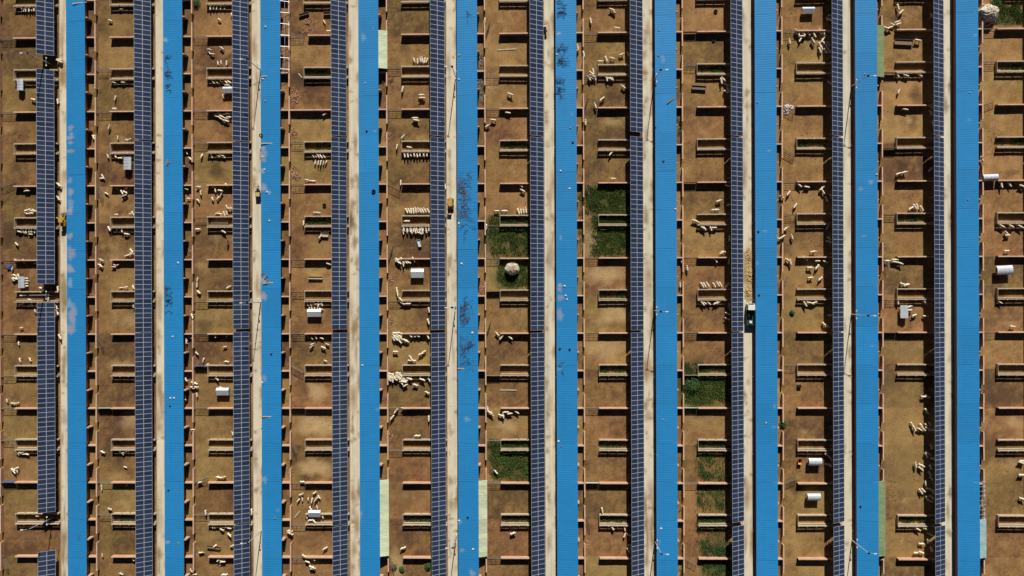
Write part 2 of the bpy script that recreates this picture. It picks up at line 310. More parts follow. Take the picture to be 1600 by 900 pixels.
for k in range(0, 11):
    for ti, (y1, y0) in enumerate(table_spans(k)):
        n = max(1, round((y1-y0)/PY)); edge_top = ti == 0; L = n*PY
        yc = (y0+L/2) if edge_top else (y1-L/2)
        lab = f'solar panel array in the {nth(k)} panel row from the left, {nth(ti)} from the top' if k < 10 else f'solar panel array just past the right edge, {nth(ti)} from the top'
        r = root('solar_array', (RX(k)+(RL+RR)/2, yc, 0), lab, 'solar array', 'solar arrays over the lane edge')
        zc = (HL+HR)/2
        for i in range(n):
            for sx in (-1, 1):
                ob('solar_module', mod_me, r, (sx*TL/4*math.cos(TILT), -L/2+PY*(i+.5), zc-sx*TL/4*math.sin(TILT)), (0, TILT, 0))
        ob('rail', MB().box(-.04,.04,-L/2,L/2,-.09,-.04).mesh('array_rail','steel'), r, (-.8, 0, zc+.8*math.tan(TILT)))
        ob('rail', MB().box(-.04,.04,-L/2,L/2,-.09,-.04).mesh('array_rail','steel'), r, (.8, 0, zc-.8*math.tan(TILT)))
        m = max(2, round(L/4)+1)
        for i in range(m):
            y = -L/2+.4+(L-.8)*i/(m-1)
            ob('post', postB, r, (-1.15, y, -.2)); ob('post', postF, r, (1.05, y, -.12))
            ob('rafter', raft, r, (0, y, zc-.05), (0, TILT, 0))
# ------------------------------------------------------------------ brick walls of the pens
def chip(m, x0, x1, y0, y1, h, n, ax):        # wall whose top is a little uneven
    for i in range(n):
        a = i/n; b = (i+1)/n; hh = h+random.uniform(-.015, .015); tt = random.uniform(-.006, .006)
        for z0, z1, mi, e in ((-.15, hh-.05, 0, 0), (hh-.05, hh, 1, .006)):
            if ax == 'x': m.box(x0+(x1-x0)*a, x0+(x1-x0)*b-.002, y0+tt-e, y1+tt+e, z0, z1, mi)
            else: m.box(x0+tt-e, x1+tt+e, y0+(y1-y0)*a, y0+(y1-y0)*b-.002, z0, z1, mi)
    return m
longv = [chip(MB(), -.12, .12, -3.02, 3.02, 1.03, 9, 'y').mesh('long_wall', ['brick','coping']) for _ in range(4)]
crossv = [chip(MB(), -1.9, -.123, -.12, .12, 1.02, 3, 'x').mesh('cross_wall', ['brick','coping']) for _ in range(3)]
divv = [chip(MB(), 0, 7.9, -.12, .12, 1.03, 11, 'x').mesh('dividing_wall', ['brick','coping']) for _ in range(4)]
for k in range(0, 11):
    for m in range(17):
        y = FEED[0]-7.975*m
        if not seen(RX(k)-15.05, y, 1, 30): continue
        r = root('pen_wall', (RX(k)-15.05, y, 0), f'T-shaped pink brick wall left of {nth(k)} yard strip, {nth(m)} from the top', 'brick wall', 'T-shaped pen walls')
        ob('long_wall', random.choice(longv), r, rot=(0, 0, random.uniform(-.006, .006)+(math.pi if random.random() < .5 else 0))); ob('cross_wall', random.choice(crossv), r)
    for j, y in enumerate(ROW):
        if (k == 9 and j in (5, 6)) or (k == 10 and j in (6, 7)): continue
        x = RX(k)-11.93; me = random.choice(divv)
        if not seen(x, y, 1, 5): continue
        if k == 3 and j == 1: me = chip(MB(), -3, 7.9, -.12, .12, 1.03, 14, 'x').mesh('dividing_wall', ['brick','coping'])
        if k == 3 and j == 0: me = chip(MB(), .9, 7.9, -.12, .12, 1.03, 11, 'x').mesh('dividing_wall', ['brick','coping'])
        tag(ob('dividing_wall', me, None, (x, y, 0)), f'pink brick dividing wall across the {nth(k)} yard strip, {nth(j)} from the top', 'brick wall', 'dividing walls between pens')
# ------------------------------------------------------------------ feed barriers and alleys
LB = 9.5
lowN = MB().box(0, LB, -.10, .10, -.1, .46).mesh('low_wall', 'cement'); solidN = MB().box(0, LB, -.10, .10, -.1, .76).mesh('solid_wall', 'cement'); capN = MB().box(-.04, LB, -.12, .12, .762, .81).mesh('wall_cap', 'cement'); plankN = MB().box(-.05, LB, -.08, .08, .63, .94).mesh('top_beam', 'cement')
lipS = MB().box(.1, LB, -.09, .09, -.1, .42).mesh('trough_lip', 'cement'); post_me = MB().box(-.09, .09, -.2, .1, -.1, .93).mesh('barrier_post', 'cement')
endw = MB().box(-.03, .03, -1.0, .95, -.1, .84).mesh('end_wall', 'cement'); tro = MB().box(.1, LB, -.12, .12, -.05, .12).mesh('trough_bed', 'cement')
for k in range(0, 11):
    for j, y in enumerate(FEED):
        if k == 9 and j == 7-1 and False: continue
        if k == 9 and j == 6: continue
        x = RX(k)-11.93
        if not seen(x, y-2, .8, 15): continue
        r = root('feed_barrier', (x, y, 0), f'pair of concrete feeding barriers reaching under the {nth(k)} panel row, {nth(j)} from the top', 'feed barrier', 'concrete feed barriers')
        r.rotation_euler.z = random.uniform(-.007, .007); ob('solid_wall', solidN, r, (0, 1.2, 0)); ob('wall_cap', capN, r, (0, 1.2, 0)); ob('low_wall', lowN, r, (0, -1.02, 0)); ob('top_beam', plankN, r, (0, -1.02, 0))
        ob('trough_lip', lipS, r, (0, -.72, 0)); ob('trough_bed', tro, r, (0, -.84, 0))
        if (k*3+j) % 4: ob('end_wall', endw, r, (0, .1, 0))
        for i in range(6):
            for yy in (1.2, -1.02): ob('post', post_me, r, (.12+i*1.85, yy, -.135 if yy > 0 else 0))
# ------------------------------------------------------------------ gates
GW = 2.85
gf = MB(); gf.tube([(0,0,.12),(0,0,1.05)], .035, 6); gf.tube([(GW,0,.12),(GW,0,1.05)], .035, 6); gf.tube([(0,0,1.05),(GW,0,1.05)], .04, 6); gf.tube([(0,0,.15),(GW,0,.15)], .035, 6)
gf_me = gf.mesh('gate_frame', 'darksteel'); gr_me = MB().tube([(.03,0,0),(GW-.03,0,0)], .022, 5).mesh('gate_rail', 'darksteel'); gu_me = MB().tube([(0,0,.15),(0,0,1.03)], .022, 5).mesh('gate_upright', 'darksteel')
gp_me = {c: MB().box(.03, GW-.03, .038, .06, .2, 1.0).mesh('gate_panel', c) for c in ('blue','sheet3','wood','tin')}
def gate(k, y, ang, lab, panel=None, x=None):
    r = root('pen_gate', ((RX(k)-14.86) if x is None else x, y, 0), lab, 'gate', 'steel pen gates', ang)
    ob('gate_frame', gf_me, r)
    for z in (.4, .62, .84): ob('rail', gr_me, r, (0, 0, z))
    for xx in (.95, 1.9): ob('upright', gu_me, r, (xx, 0, 0))
    if panel: ob('gate_panel', gp_me[panel], r)
GSP = {(0,'r',6): 'blue', (2,'f',5): 'blue', (7,'r',5): 'sheet3', (6,'r',6): 'tin', (5,'f',4): 'wood', (7,'f',5): 'black', (5,'f',5): 'wood', (8,'r',2): None, (3,'r',5): 'wood', (1,'r',5): 'sheet3', (7,'r',0): 'wood', (7,'r',2): 'wood', (9,'f',1): 'wood', (9,'f',2): 'wood', (9,'r',4): 'wood'}
gp_me['black'] = MB().box(.03, GW-.03, .038, .06, .15, 1.05).mesh('gate_panel', 'darksteel')
rgate = random.Random(3)
for k in range(0, 11):
    for t_, ys in (('r', ROW), ('f', FEED)):
        for j, y in enumerate(ys):
            key = (k, t_, j); q = rgate.random(); a = rgate.random()
            if k == 3 and t_ == 'r' and j in (1,): continue
            if (k == 9 and ((t_ == 'r' and j in (5,6)) or (t_ == 'f' and j == 6))) or (k == 10 and t_ == 'r' and j in (6, 7)): continue
            if key not in GSP and q > (.72 if t_ == 'r' else .38): continue
            if not seen(RX(k)-13.4, y, .8, 0): continue
            ang = 0 if a < .72 or key in GSP else rgate.choice([-1.2, -.5, .35, 1.25])
            what = {'blue': 'blue sheeted', 'sheet3': 'pale green sheeted', 'wood': 'boarded', 'tin': 'silver sheeted', 'black': 'dark sheeted', None: 'steel bar'}[GSP.get(key)]
            st = 'closed' if ang == 0 else 'standing open'
            gate(k, y-(.0 if t_ == 'r' else 1.05)*(1 if rgate.random() < .5 else -1), ang, f'{what} gate {st} in {nth(k)} yard strip, by {nth(j)} {"dividing wall" if t_ == "r" else "feed barrier"} down', GSP.get(key))
# ------------------------------------------------------------------ green canopies over the side pens
def canopy(px0, px1, py0, py1, m, k, lab, frame_only=False, n=None):
    x0 = RX(k)+4.30; x1 = RX(k)+PX-15.05+.22; ya = at(px0, py0, 1.6)[1]; yb = at(px0, py1, 1.6)[1]; n = n or max(2, round((ya-yb)/1.02)); st = (ya-yb)/n
    r = root('side_canopy', ((x0+x1)/2, (ya+yb)/2, 0), lab, 'canopy', 'canopies over the side pens'); W = x1-x0; zl, zr = 1.92, 1.30; L = math.hypot(W, zl-zr); tl = math.atan2(zl-zr, W)
    if not frame_only:
        ys = np.linspace(-st/2-.02, st/2+.02, 9); b = MB(); V = []
        for q, y in enumerate(ys): z = .03*(q % 2); V += [(-L/2, y, z), (L/2, y, z)]
        b.add(V, [(2*q, 2*q+1, 2*q+3, 2*q+2) for q in range(8)]); me = b.mesh('canopy_sheet', m)
        for i in range(n): ob('canopy_sheet', me, r, (0, -(ya-yb)/2+st*(i+.5), (zl+zr)/2+.06+(i % 2)*.012), (0, tl, 0))
    bar = MB().tube([(-L/2, 0, 0), (L/2, 0, 0)], .04, 5).mesh('canopy_rafter', 'steel')
    for i in range(n+1): ob('rafter', bar, r, (0, -(ya-yb)/2+st*i, (zl+zr)/2), (0, tl, 0))
    lb_ = MB().tube([(0, -(ya-yb)/2, 0), (0, (ya-yb)/2, 0)], .04, 5).mesh('canopy_beam', 'steel')
    for xx, z in ((-W/2+.02, zl), (0, (zl+zr)/2), (W/2-.02, zr)): ob('beam', lb_, r, (xx, 0, z-.03))
    pm = MB().box(-.03, .03, -.03, .03, 0, zr-.05).mesh('canopy_post', 'steel')
    for yy in (-(ya-yb)/2+.1, (ya-yb)/2-.1): ob('post', pm, r, (W/2-.45, yy, 0))
canopy(590,606,48,107,'sheet',3,'pale green sheet canopy beside the fourth blue shed near the top')
canopy(592,608,750,869,'sheet',3,'long pale green sheet canopy beside the fourth blue shed near the bottom')
canopy(747,761,751,870,'sheet',4,'long pale green sheet canopy beside the fifth blue shed near the bottom')
canopy(1371,1380,40,120,'sheet2',8,'dull green mesh canopy beside the ninth blue shed near the top')
canopy(1372,1383,752,869,'sheet2',8,'dull green mesh canopy beside the ninth blue shed near the bottom')
canopy(1531,1542,812,872,'sheet3',9,'aqua translucent canopy beside the rightmost blue shed')
canopy(1531,1542,753,811,None,9,'bare white canopy frame above the aqua canopy by the rightmost shed',True)
canopy(440,453,2,108,None,2,'bare canopy frame beside the third blue shed near the top',True,6)
# ------------------------------------------------------------------ hay huts
def gab(t): return t/.67 if t < .67 else (1-t)/.33          # ridge set towards one side
def hut(px, py, wpx, hpx, lab, barrel=False, rz=0.0):
    x, y = at(px, py, 1.2); W, D = wpx/7.35, hpx/7.35; vert = D > W
    Ln, Wd = (D, W) if vert else (W, D); h0, ri = .95, .34 if not barrel else .5
    r = root('hay_hut', (x, y, 0), lab, 'feed hut', 'metal roofed hay huts', (-math.pi/2 if vert else 0)+rz)
    b = MB(); n = 9; V = []
    for s in (-1, 1):
        for q in range(n+1):
            a = math.pi*q/n if barrel else None
            yy = -Wd/2*math.cos(math.pi*q/n) if barrel else -Wd/2+Wd*q/n
            zz = h0+ri*math.sin(math.pi*q/n) if barrel else h0+ri*gab(q/n)
            V.append((s*Ln/2, yy, zz))
    V += [(p[0], p[1], p[2]-.03) for p in V]; N1 = n+1; fs = []
    for q in range(n): fs += [(q, q+1, N1+q+1, N1+q)[::-1], (2*N1+q, 2*N1+q+1, 3*N1+q+1, 3*N1+q)]
    for s in (0, 1): fs += [(s*N1+q, s*N1+q+1, 2*N1+s*N1+q+1, 2*N1+s*N1+q) for q in range(n)]
    for q in (0, n): fs.append((q, N1+q, 3*N1+q, 2*N1+q))
    b.add(V, fs); rf = ob('roof', b.mesh('hut_roof', 'tin'), r)
    rb = MB(); [rb.tube([(-Ln/2+Ln*i/4, -Wd/2*math.cos(math.pi*q/6) if barrel else -Wd/2+Wd*q/6, (h0+ri*math.sin(math.pi*q/6) if barrel else h0+ri*gab(q/6))+.012) for q in range(7)], .018, 4) for i in range(1, 4)]
    ob('roof_ribs', rb.mesh('hut_ribs', 'steel'), rf)
    lg = MB().box(-.035, .035, -.035, .035, 0, h0+.03).mesh('hut_leg', 'steel')
    for sx in (-1, 1):
        for sy in (-1, 1): ob('leg', lg, r, (sx*(Ln/2-.12), sy*(Wd/2-.1), 0))
    rk = MB(); [rk.tube([(-Ln/2+.15+i*(Ln-.3)/9, s*.12, .3), (-Ln/2+.15+i*(Ln-.3)/9, s*(Wd/2-.15), .85)], .015, 4) for i in range(10) for s in (-1, 1)]
    ob('hay_rack', rk.mesh('hut_rack', 'steel'), r)
    hy = MB(); hy.add([(-Ln/2+.15,-.1,.32),(Ln/2-.15,-.1,.32),(Ln/2-.15,.1,.32),(-Ln/2+.15,.1,.32),(-Ln/2+.15,-Wd/2+.2,.8),(Ln/2-.15,-Wd/2+.2,.8),(Ln/2-.15,Wd/2-.2,.8),(-Ln/2+.15,Wd/2-.2,.8)], [(3,2,1,0),(4,5,6,7),(0,1,5,4),(1,2,6,5),(2,3,7,6),(3,0,4,7)])
    ob('hay', hy.mesh('hut_hay', 'straw'), r)
for a in [(30,132,10,18,'narrow upright hay hut in the first strip, below the top panel gap'),(198,255,12,20,'pale blue hay hut in the second strip beside dark sheep'),(32,441,10,18,'hay hut in the first strip ringed by crowding sheep'),
          (356,140,17,10,'hay hut half hidden under the third panel row'),(490.5,489,22,12,'hay hut in the fourth strip with sheep lined along its top side'),(347,612,20,12,'hay hut in the lower third strip with one sheep at its back'),
          (491,803,19,11,'hay hut in the lower fourth strip surrounded by sheep'),(652,427,20,14,'white hay hut alone in the middle of the fifth strip'),(1264,15,19,9.5,'white hay hut at the top of the ninth strip'),
          (1414,487,12,20,'grey upright hay hut in the tenth strip')]: hut(*a)
for a in [(1548,277,23,10,'white hut straddling the wall top in the rightmost strip'),(1570,422,24,14,'white barrel-roofed hut in the middle of the rightmost strip'),(1274,722,20,11.5,'white barrel-roofed hut beside an orange barrow'),(1272,777,20,11,'white barrel-roofed hut alone below a dividing wall')]: hut(*a, barrel=True, rz=random.uniform(-.05,.05))
# ------------------------------------------------------------------ street lamps
def lamp(px, py, i, k, arm):
    x, y = at(px, py, 0); r = root('lamp_post', (x, y, 0), f'tall galvanised lamp post beside the {nth(k)} lane, {nth(i)} from the top', 'lamp post', 'lamp posts along the lanes')
    ob('pole', MB().tube([(0,0,0),(0,0,4),(0,0,7.7)], [.10,.085,.06], 8).mesh('lamp_pole','steel'), r)
    ob('arm', MB().tube([(0,0,7.5),(arm*.6,.0,7.85),(arm*1.1,0,7.95)], [.04,.035,.03], 6).mesh('lamp_arm','steel'), r)
    hd = MB(); hd.box(min(arm*.95,arm*1.5), max(arm*.95,arm*1.5), -.09, .09, 7.93, 8.0); ob('lamp_head', hd.mesh('lamp_head','white'), r)
    ob('solar_plate', MB().box(-.25,.25,-.2,.2,0,.03).mesh('lamp_plate','cell'), r, (0,0,7.75), (.35,0,0))
    ob('crossbar', MB().tube([(.1,-.8,2.1),(.1,.8,2.1)], .03, 5).mesh('lamp_bar','steel'), r)
    for s in (-1,1):
        ob('floodlight', MB().box(0,.22,-.12,.12,-.08,.08).mesh('floodlight','white'), r, (.05,s*.8,2.15), (0,.4,0))
for k, bx, ys in ((0,81,(101,461,809)),(2,407.5,(110,472,829)),(4,712,(121,479,836)),(6,1022,(126,485,845)),(8,1330,(135,491,844))):
    for i, yy in enumerate(ys): lamp(bx+(1 if i == 2 else 0), yy, i, k, -1 if k in (0,) else 1 if k > 4 else -1)
# ------------------------------------------------------------------ vehicles
def wheelp(r, c, rad, w, ax='x'):
    t = ob('wheel', MB().wheel((0,0,0), rad, w, ax).mesh('tyre','rubber'), r, c); ob('rim', MB().wheel((0,0,0), rad*.5, w*1.04, ax, 10).mesh('rim','steel'), t)
def loader(px, py, lab, rz):
    x, y = at(px, py, .6); r = root('mini_loader', (x, y, 0), lab, 'loader', None, rz)
    b = MB(); b.box(-.42,.42,-.95,.75,.42,.85); b.box(-.40,.40,-1.05,-.25,.85,1.12); b.box(-.3,.3,.75,.95,.45,.7); ob('body', b.mesh('loader_body','yellow'), r)
    c = MB(); c.tube([(-.38,-.2,.85),(-.38,-.2,1.7),(-.38,.6,1.7),(-.38,.65,.8)], .035, 5); c.tube([(.38,-.2,.85),(.38,-.2,1.7),(.38,.6,1.7),(.38,.65,.8)], .035, 5); ob('cab_frame', c.mesh('loader_cab','black'), r)
    ob('cab_roof', MB().box(-.46,.46,-.3,.68,1.70,1.76).mesh('loader_roof','yellow'), r); ob('seat', MB().box(-.2,.2,-.1,.3,.85,1.0).mesh('loader_seat','black'), r)
    for s in (-1,1):
        for yy in (-.6,.6): wheelp(r, (s*.53,yy,.33), .33, .22)
        ob('lift_arm', MB().tube([(s*.33,.4,1.0),(s*.33,1.1,.75),(s*.33,1.45,.35)], .05, 5).mesh('loader_arm','yellow'), r)
    k = MB(); k.add([(-.62,1.4,.1),(.62,1.4,.1),(.62,1.95,.12),(-.62,1.95,.12),(-.62,1.35,.55),(.62,1.35,.55)], [(0,1,2,3),(0,4,5,1),(0,3,4),(1,5,2)]); ob('bucket', k.mesh('loader_bucket','darksteel'), r)
loader(99.5,346,'small yellow loader parked on the leftmost lane',0.05)
loader(704,317,'small yellow loader driving down the fifth lane',math.pi)
def tricycle(px, py, lab, rz):
    x, y = at(px, py, .6); r = root('cargo_tricycle', (x, y, 0), lab, 'tricycle', None, rz)
    b = MB(); b.box(-.5,.5,-1.3,.05,.5,.56); b.box(-.5,-.46,-1.3,.05,.56,.9); b.box(.46,.5,-1.3,.05,.56,.9); b.box(-.459,.459,-1.3,-1.26,.56,.9); b.box(-.459,.459,.01,.05,.56,.9); ob('cargo_bed', b.mesh('trike_bed','green'), r)
    ob('sacks', MB().box(-.42,.42,-1.1,-.25,.565,.98).mesh('trike_sacks','straw'), r)
    ob('seat', MB().box(-.2,.2,.12,.6,.75,.88).mesh('trike_seat','black'), r); f = MB(); f.tube([(0,0,.5),(0,.9,.55),(0,1.2,.35)], .05, 6); f.tube([(0,1.15,.35),(0,.95,1.05)], .04, 6); ob('frame', f.mesh('trike_frame','black'), r)
    ob('handlebar', MB().tube([(-.38,.75,1.05),(0,.95,1.08),(.38,.75,1.05)], .025, 5).mesh('trike_bar','steel'), r); ob('fairing', MB().box(-.34,.34,.98,1.08,.55,1.2,tf=Matrix.Rotation(-.1,4,'X')).mesh('trike_fairing','white'), r)
    wheelp(r, (0,1.2,.28), .28, .12); wheelp(r, (-.56,-.6,.28), .28, .12); wheelp(r, (.56,-.6,.28), .28, .12)
tricycle(403,299,'small cargo tricycle with white screen on the third lane',0.05)
def truck(px, py):
    x, y = at(px, py, 1); r = root('feed_truck', (x, y, 0), 'small feed truck with white cab and dark bed on the eighth lane', 'truck')
    b = MB(); b.add([(-.78,.9,.5),(.78,.9,.5),(.78,2.3,.5),(-.78,2.3,.5),(-.72,.92,1.95),(.72,.92,1.95),(.72,1.95,1.95),(-.72,1.95,1.95),(-.77,2.3,1.15),(.77,2.3,1.15)], [(3,2,1,0),(4,5,6,7),(0,1,5,4),(1,2,9,6,5),(7,6,9,8),(3,0,4,7,8),(8,9,2,3)]); ob('cab', b.mesh('truck_cab','white'), r)
    g = MB(); g.add([(-.66,2.27,1.22),(.66,2.27,1.22),(.64,2.0,1.85),(-.64,2.0,1.85)], [(0,1,2,3)]); ob('windscreen', MB().box(-.64,.64,-.01,.01,-.33,.33).mesh('truck_glass','glass'), r, (0,2.14,1.55), (.42,0,0))
    ob('chassis', MB().box(-.35,.35,-2.3,2.1,.38,.498).mesh('truck_chassis','black'), r)
    c = MB(); c.box(-.82,.82,-2.3,.8,.55,.62); c.box(-.82,-.77,-2.3,.8,.62,1.1); c.box(.77,.82,-2.3,.8,.62,1.1); c.box(-.769,.769,-2.3,-2.25,.62,1.1); c.box(-.769,.769,.75,.8,.62,1.3); ob('cargo_bed', c.mesh('truck_bed','green'), r)
    ob('side_board', MB().box(.83,.86,-1.6,.3,.65,1.05).mesh('truck_board','blue'), r); ob('feed_bags', MB().box(-.2,.35,-1.9,-1.4,.625,1.05).box(-.5,-.1,-.6,.1,.625,.9).mesh('truck_bags','white'), r)
    for s in (-1,1):
        for yy in (-1.5,1.6): wheelp(r, (s*.68,yy,.36), .36, .22)
truck(1172.5,491)
def scooter(px, py):
    x, y = at(px, py, .5); r = root('motor_scooter', (x, y, 0), 'white scooter parked on the sixth lane near the top', 'scooter', None, .2)
    wheelp(r, (0,.62,.25), .25, .1); wheelp(r, (0,-.55,.25), .25, .1)
    ob('body', MB().box(-.16,.16,-.75,-.1,.35,.72).box(-.17,.17,-.1,.4,.25,.32).box(-.24,.24,.4,.5,.3,.95).mesh('scooter_body','white'), r); ob('seat', MB().box(-.14,.14,-.75,-.05,.722,.82).mesh('scooter_seat','black'), r)
    ob('handlebar', MB().tube([(-.33,.38,1.02),(0,.48,1.05),(.33,.38,1.02)], .025, 5).mesh('scooter_bar','black'), r); ob('apron', MB().box(-.36,.36,.1,.42,.96,1.0).mesh('scooter_apron','white'), r); ob('top_box', MB().box(-.2,.2,-1.05,-.76,.6,.9).mesh('scooter_box','black'), r)
scooter(852,43)
# ------------------------------------------------------------------ small things in the pens
def item(name, me, px, py, z, lab, cat, rz=0, group=None, zz=.6):
    x, y = at(px, py, zz); return tag(ob(name, me, None, (x, y, z), (0, 0, rz)), lab, cat, group)
def wood_trough(px, py, L, W, ang, lab, m='wood', legs=True):
    x, y = at(px, py, .35); r = root('wooden_trough', (x, y, 0), lab, 'trough', 'loose feed troughs', -math.radians(ang)); L /= 7.3; W /= 7.3; z = .25
    ob('bed', MB().box(-L/2, L/2, -W/2, W/2, z, z+.04).mesh('trough_bed2', m), r)
    for s in (-1,1): ob('side_board', MB().box(-L/2, L/2, s*W/2-.02, s*W/2+.02, z+.041, z+.24).mesh('trough_side', m), r); ob('end_board', MB().box(s*L/2-.02, s*L/2+.02, -W/2+.021, W/2-.021, z+.041, z+.22).mesh('trough_end', m), r)
    if legs:
        for s in (-1,1):
            for q in (-1,1): ob('leg', MB().box(s*L/2*.85-.03, s*L/2*.85+.03, q*W/2*.8-.03, q*W/2*.8+.03, 0, z).mesh('trough_leg', m), r)
wood_trough(475,22,16,3.5,-16,'dark wooden trough tilted beside loose bricks, top of fourth strip'); wood_trough(511,21,11,4,-3,'dark wooden trough against the fourth panel row at the top')
wood_trough(493,434,22,4,1,'pale long trough standing in the centre of the fourth strip','paleWood'); wood_trough(507,367,12,6,2,'short trough with a sheep at it in the fourth strip','paleWood')
wood_trough(1092,137,22,6,4,'grey open trough in the eighth strip near the top','darksteel'); wood_trough(655,380,4.5,11,-15,'small metal trough standing upright in the fifth strip','tin',False)
wood_trough(1412,66,28,8,3,'long brown wooden trough beside a sheep, top of tenth strip'); wood_trough(334,855,21,4,8,'slatted wooden trough at the bottom of the third strip')
wood_trough(343,349,26,3,0,'pale plank trough lying in a feed barrier of the third strip','paleWood',False)
for px, py, L, a, lab in ((792,76,30,-3,'long plank lying across the sixth strip near the top'),(794,610,26,1,'pale plank lying across the lower sixth strip'),(463,805,14,-50,'slanted plank beside a hay hut in the fourth strip'),(468,117,9,50,'short white plank beside the overgrown barrier in the fourth strip'),(1166,393,12,-45,'pale bar standing in for a sunlit strip near the eighth panel row')):  # last entry: diagonal pale bar added in place of a sunlit strip
    item('plank', MB().box(-L/14.6, L/14.6, -.12, .12, 0, .09).mesh('plank', 'paleWood'), px, py, .03, lab, 'plank', -math.radians(a), 'loose planks')
def torus(R, r_, n=16, q=8):
    b = MB(); V = [((R+r_*math.cos(2*math.pi*j/q))*math.cos(2*math.pi*i/n), (R+r_*math.cos(2*math.pi*j/q))*math.sin(2*math.pi*i/n), r_+r_*math.sin(2*math.pi*j/q)) for i in range(n) for j in range(q)]
    b.add(V, [(i*q+j, ((i+1)%n)*q+j, ((i+1)%n)*q+(j+1)%q, i*q+(j+1)%q) for i in range(n) for j in range(q)]); return b.mesh('old_tyre', 'rubber')
tor = torus(.32, .12)
for px, py, z, lab in ((507,321,.02,'old tyre on the earth in the fourth strip'),(1118,18,.02,'old tyre near the top of the eighth strip'),(1115,63,.02,'old tyre in the second pen of the eighth strip'),(408,212,1.6,'old tyre on the left edge of the third blue roof'),(584,299,1.98,'old tyre on the right side of the fourth blue roof')):
    item('old_tyre', tor, px, py, z, lab, 'tyre', 0, 'discarded tyres', z)
bx = MB(); bx.box(-.4,.4,-.3,.3,.05,.45); 
item('black_crate', bx.mesh('black_crate','black'), 1249.5, 604, 0, 'black crate alone in the lower ninth strip', 'crate', .1)
x, y = at(1249.5, 721, .4); r = root('wheelbarrow', (x, y, 0), 'orange wheelbarrow beside a white barrel-roofed hut', 'wheelbarrow', None, math.pi)
b = MB(); b.add([(-.3,-.4,.3),(.3,-.4,.3),(.3,.3,.3),(-.3,.3,.3),(-.45,-.55,.65),(.45,-.55,.65),(.42,.6,.65),(-.42,.6,.65),(-.41,-.51,.63),(.41,-.51,.63),(.38,.56,.63),(-.38,.56,.63)], [(0,1,5,4),(1,2,6,5),(2,3,7,6),(3,0,4,7),(3,2,1,0),(4,5,9,8),(5,6,10,9),(6,7,11,10),(7,4,8,11),(0,1,2,3)])
ob('tray', b.mesh('barrow_tray','orange'), r); wheelp(r, (0,.75,.2), .2, .1)
for s in (-1,1): ob('handle', MB().tube([(s*.2,.7,.22),(s*.28,-.4,.35),(s*.3,-1.0,.55)], .025, 5).mesh('barrow_handle','steel'), r); ob('leg', MB().tube([(s*.28,-.35,.35),(s*.28,-.4,0)], .025, 5).mesh('barrow_leg','steel'), r)
x, y = at(12, 418, .3); b = MB(); b.add([(-.5,-.5,.05),(.5,-.45,.03),(.55,.5,.06),(-.45,.55,.02),(-.3,-.3,.42),(.32,-.28,.36),(.3,.3,.45),(-.28,.32,.38)], [(3,2,1,0),(4,5,6,7),(0,1,5,4),(1,2,6,5),(2,3,7,6),(3,0,4,7)])
item('blue_tarpaulin', b.mesh('blue_tarpaulin','blue'), 12, 418, 0, 'crumpled blue tarpaulin in the first strip near a hay hut', 'tarpaulin')
# ------------------------------------------------------------------ hay stacks and feed heaps
def dome(px, py, R, hgt, m, name, lab, cat, tuft, seed):
    rr = random.Random(seed); b = MB(); n, q = 26, 9; V = []; ph = [rr.random()*6 for _ in range(4)]
    for i in range(q):
        t = i/(q-1)*math.pi/2
        for j in range(n):
            a = 2*math.pi*j/n; w = 1+.10*math.sin(2*a+ph[0])+.07*math.sin(5*a+ph[1])+rr.uniform(-.06,.06)
            V.append((R*w*math.cos(t)**.7*math.cos(a), R*w*math.cos(t)**.7*math.sin(a), hgt*math.sin(t)*(1+rr.uniform(-.07,.07))))
    b.add(V, [(i*n+j, i*n+(j+1)%n, (i+1)*n+(j+1)%n, (i+1)*n+j) for i in range(q-1) for j in range(n)])
    x, y = at(px, py, hgt*.5); r = root(name, (x, y, -.03), lab, cat); ob('mound', b.mesh('mound', m), r)
    s = MB()
    for i in range(tuft):
        t = rr.random()**.6*math.pi/2; a = rr.random()*6.283; c = Vector((R*math.cos(t)**.7*math.cos(a), R*math.cos(t)**.7*math.sin(a), hgt*math.sin(t))); d = Vector((rr.uniform(-1,1), rr.uniform(-1,1), rr.uniform(.0,.7))).normalized()*rr.uniform(.15,.4); w = d.cross(Vector((0,0,1))).normalized()*.04
        s.add([c-w, c+w, c+d], [(0,1,2)])
    o = ob('loose_straw', s.mesh('loose_straw', 'paleWood' if m == 'whitestraw' else 'straw'), r); o['kind'] = 'stuff'
    return r
hs = dome(800,420,1.45,1.7,'whitestraw','hay_stack','round net-covered hay stack standing on the grass of the sixth strip','hay stack',420,3)
b = MB(); rr = random.Random(4)
for i in range(60):
    a = rr.random()*6.283; q = rr.random()*1.0; z = 1.7*(1-.25*q*q)+.02
    b.box(-.16,.16,-.08,.08,0,.07,tf=Matrix.Translation((.25+q*math.cos(a)*.7,-.2+q*math.sin(a)*.7,z*.98))@Matrix.Rotation(a*3,4,'Z')@Matrix.Rotation(rr.uniform(-.5,.5),4,'X'))
ob('bricks_on_top', b.mesh('bricks_on_top','redbrick'), hs)['kind'] = 'stuff'
hs = dome(1546,20,2.0,2.1,'whitestraw','covered_stack','large white covered stack at the top right corner','hay stack',160,8)
b = MB(); P = [(2.3*math.cos(a)*(1+.12*math.sin(5*a)), 2.2*math.sin(a)*(1+.1*math.sin(7*a)), .12+.05*math.sin(9*a)) for a in [2*math.pi*i/40 for i in range(41)]]
ob('cover_hem', b.tube(P, .10, 5).mesh('cover_hem','white'), hs)
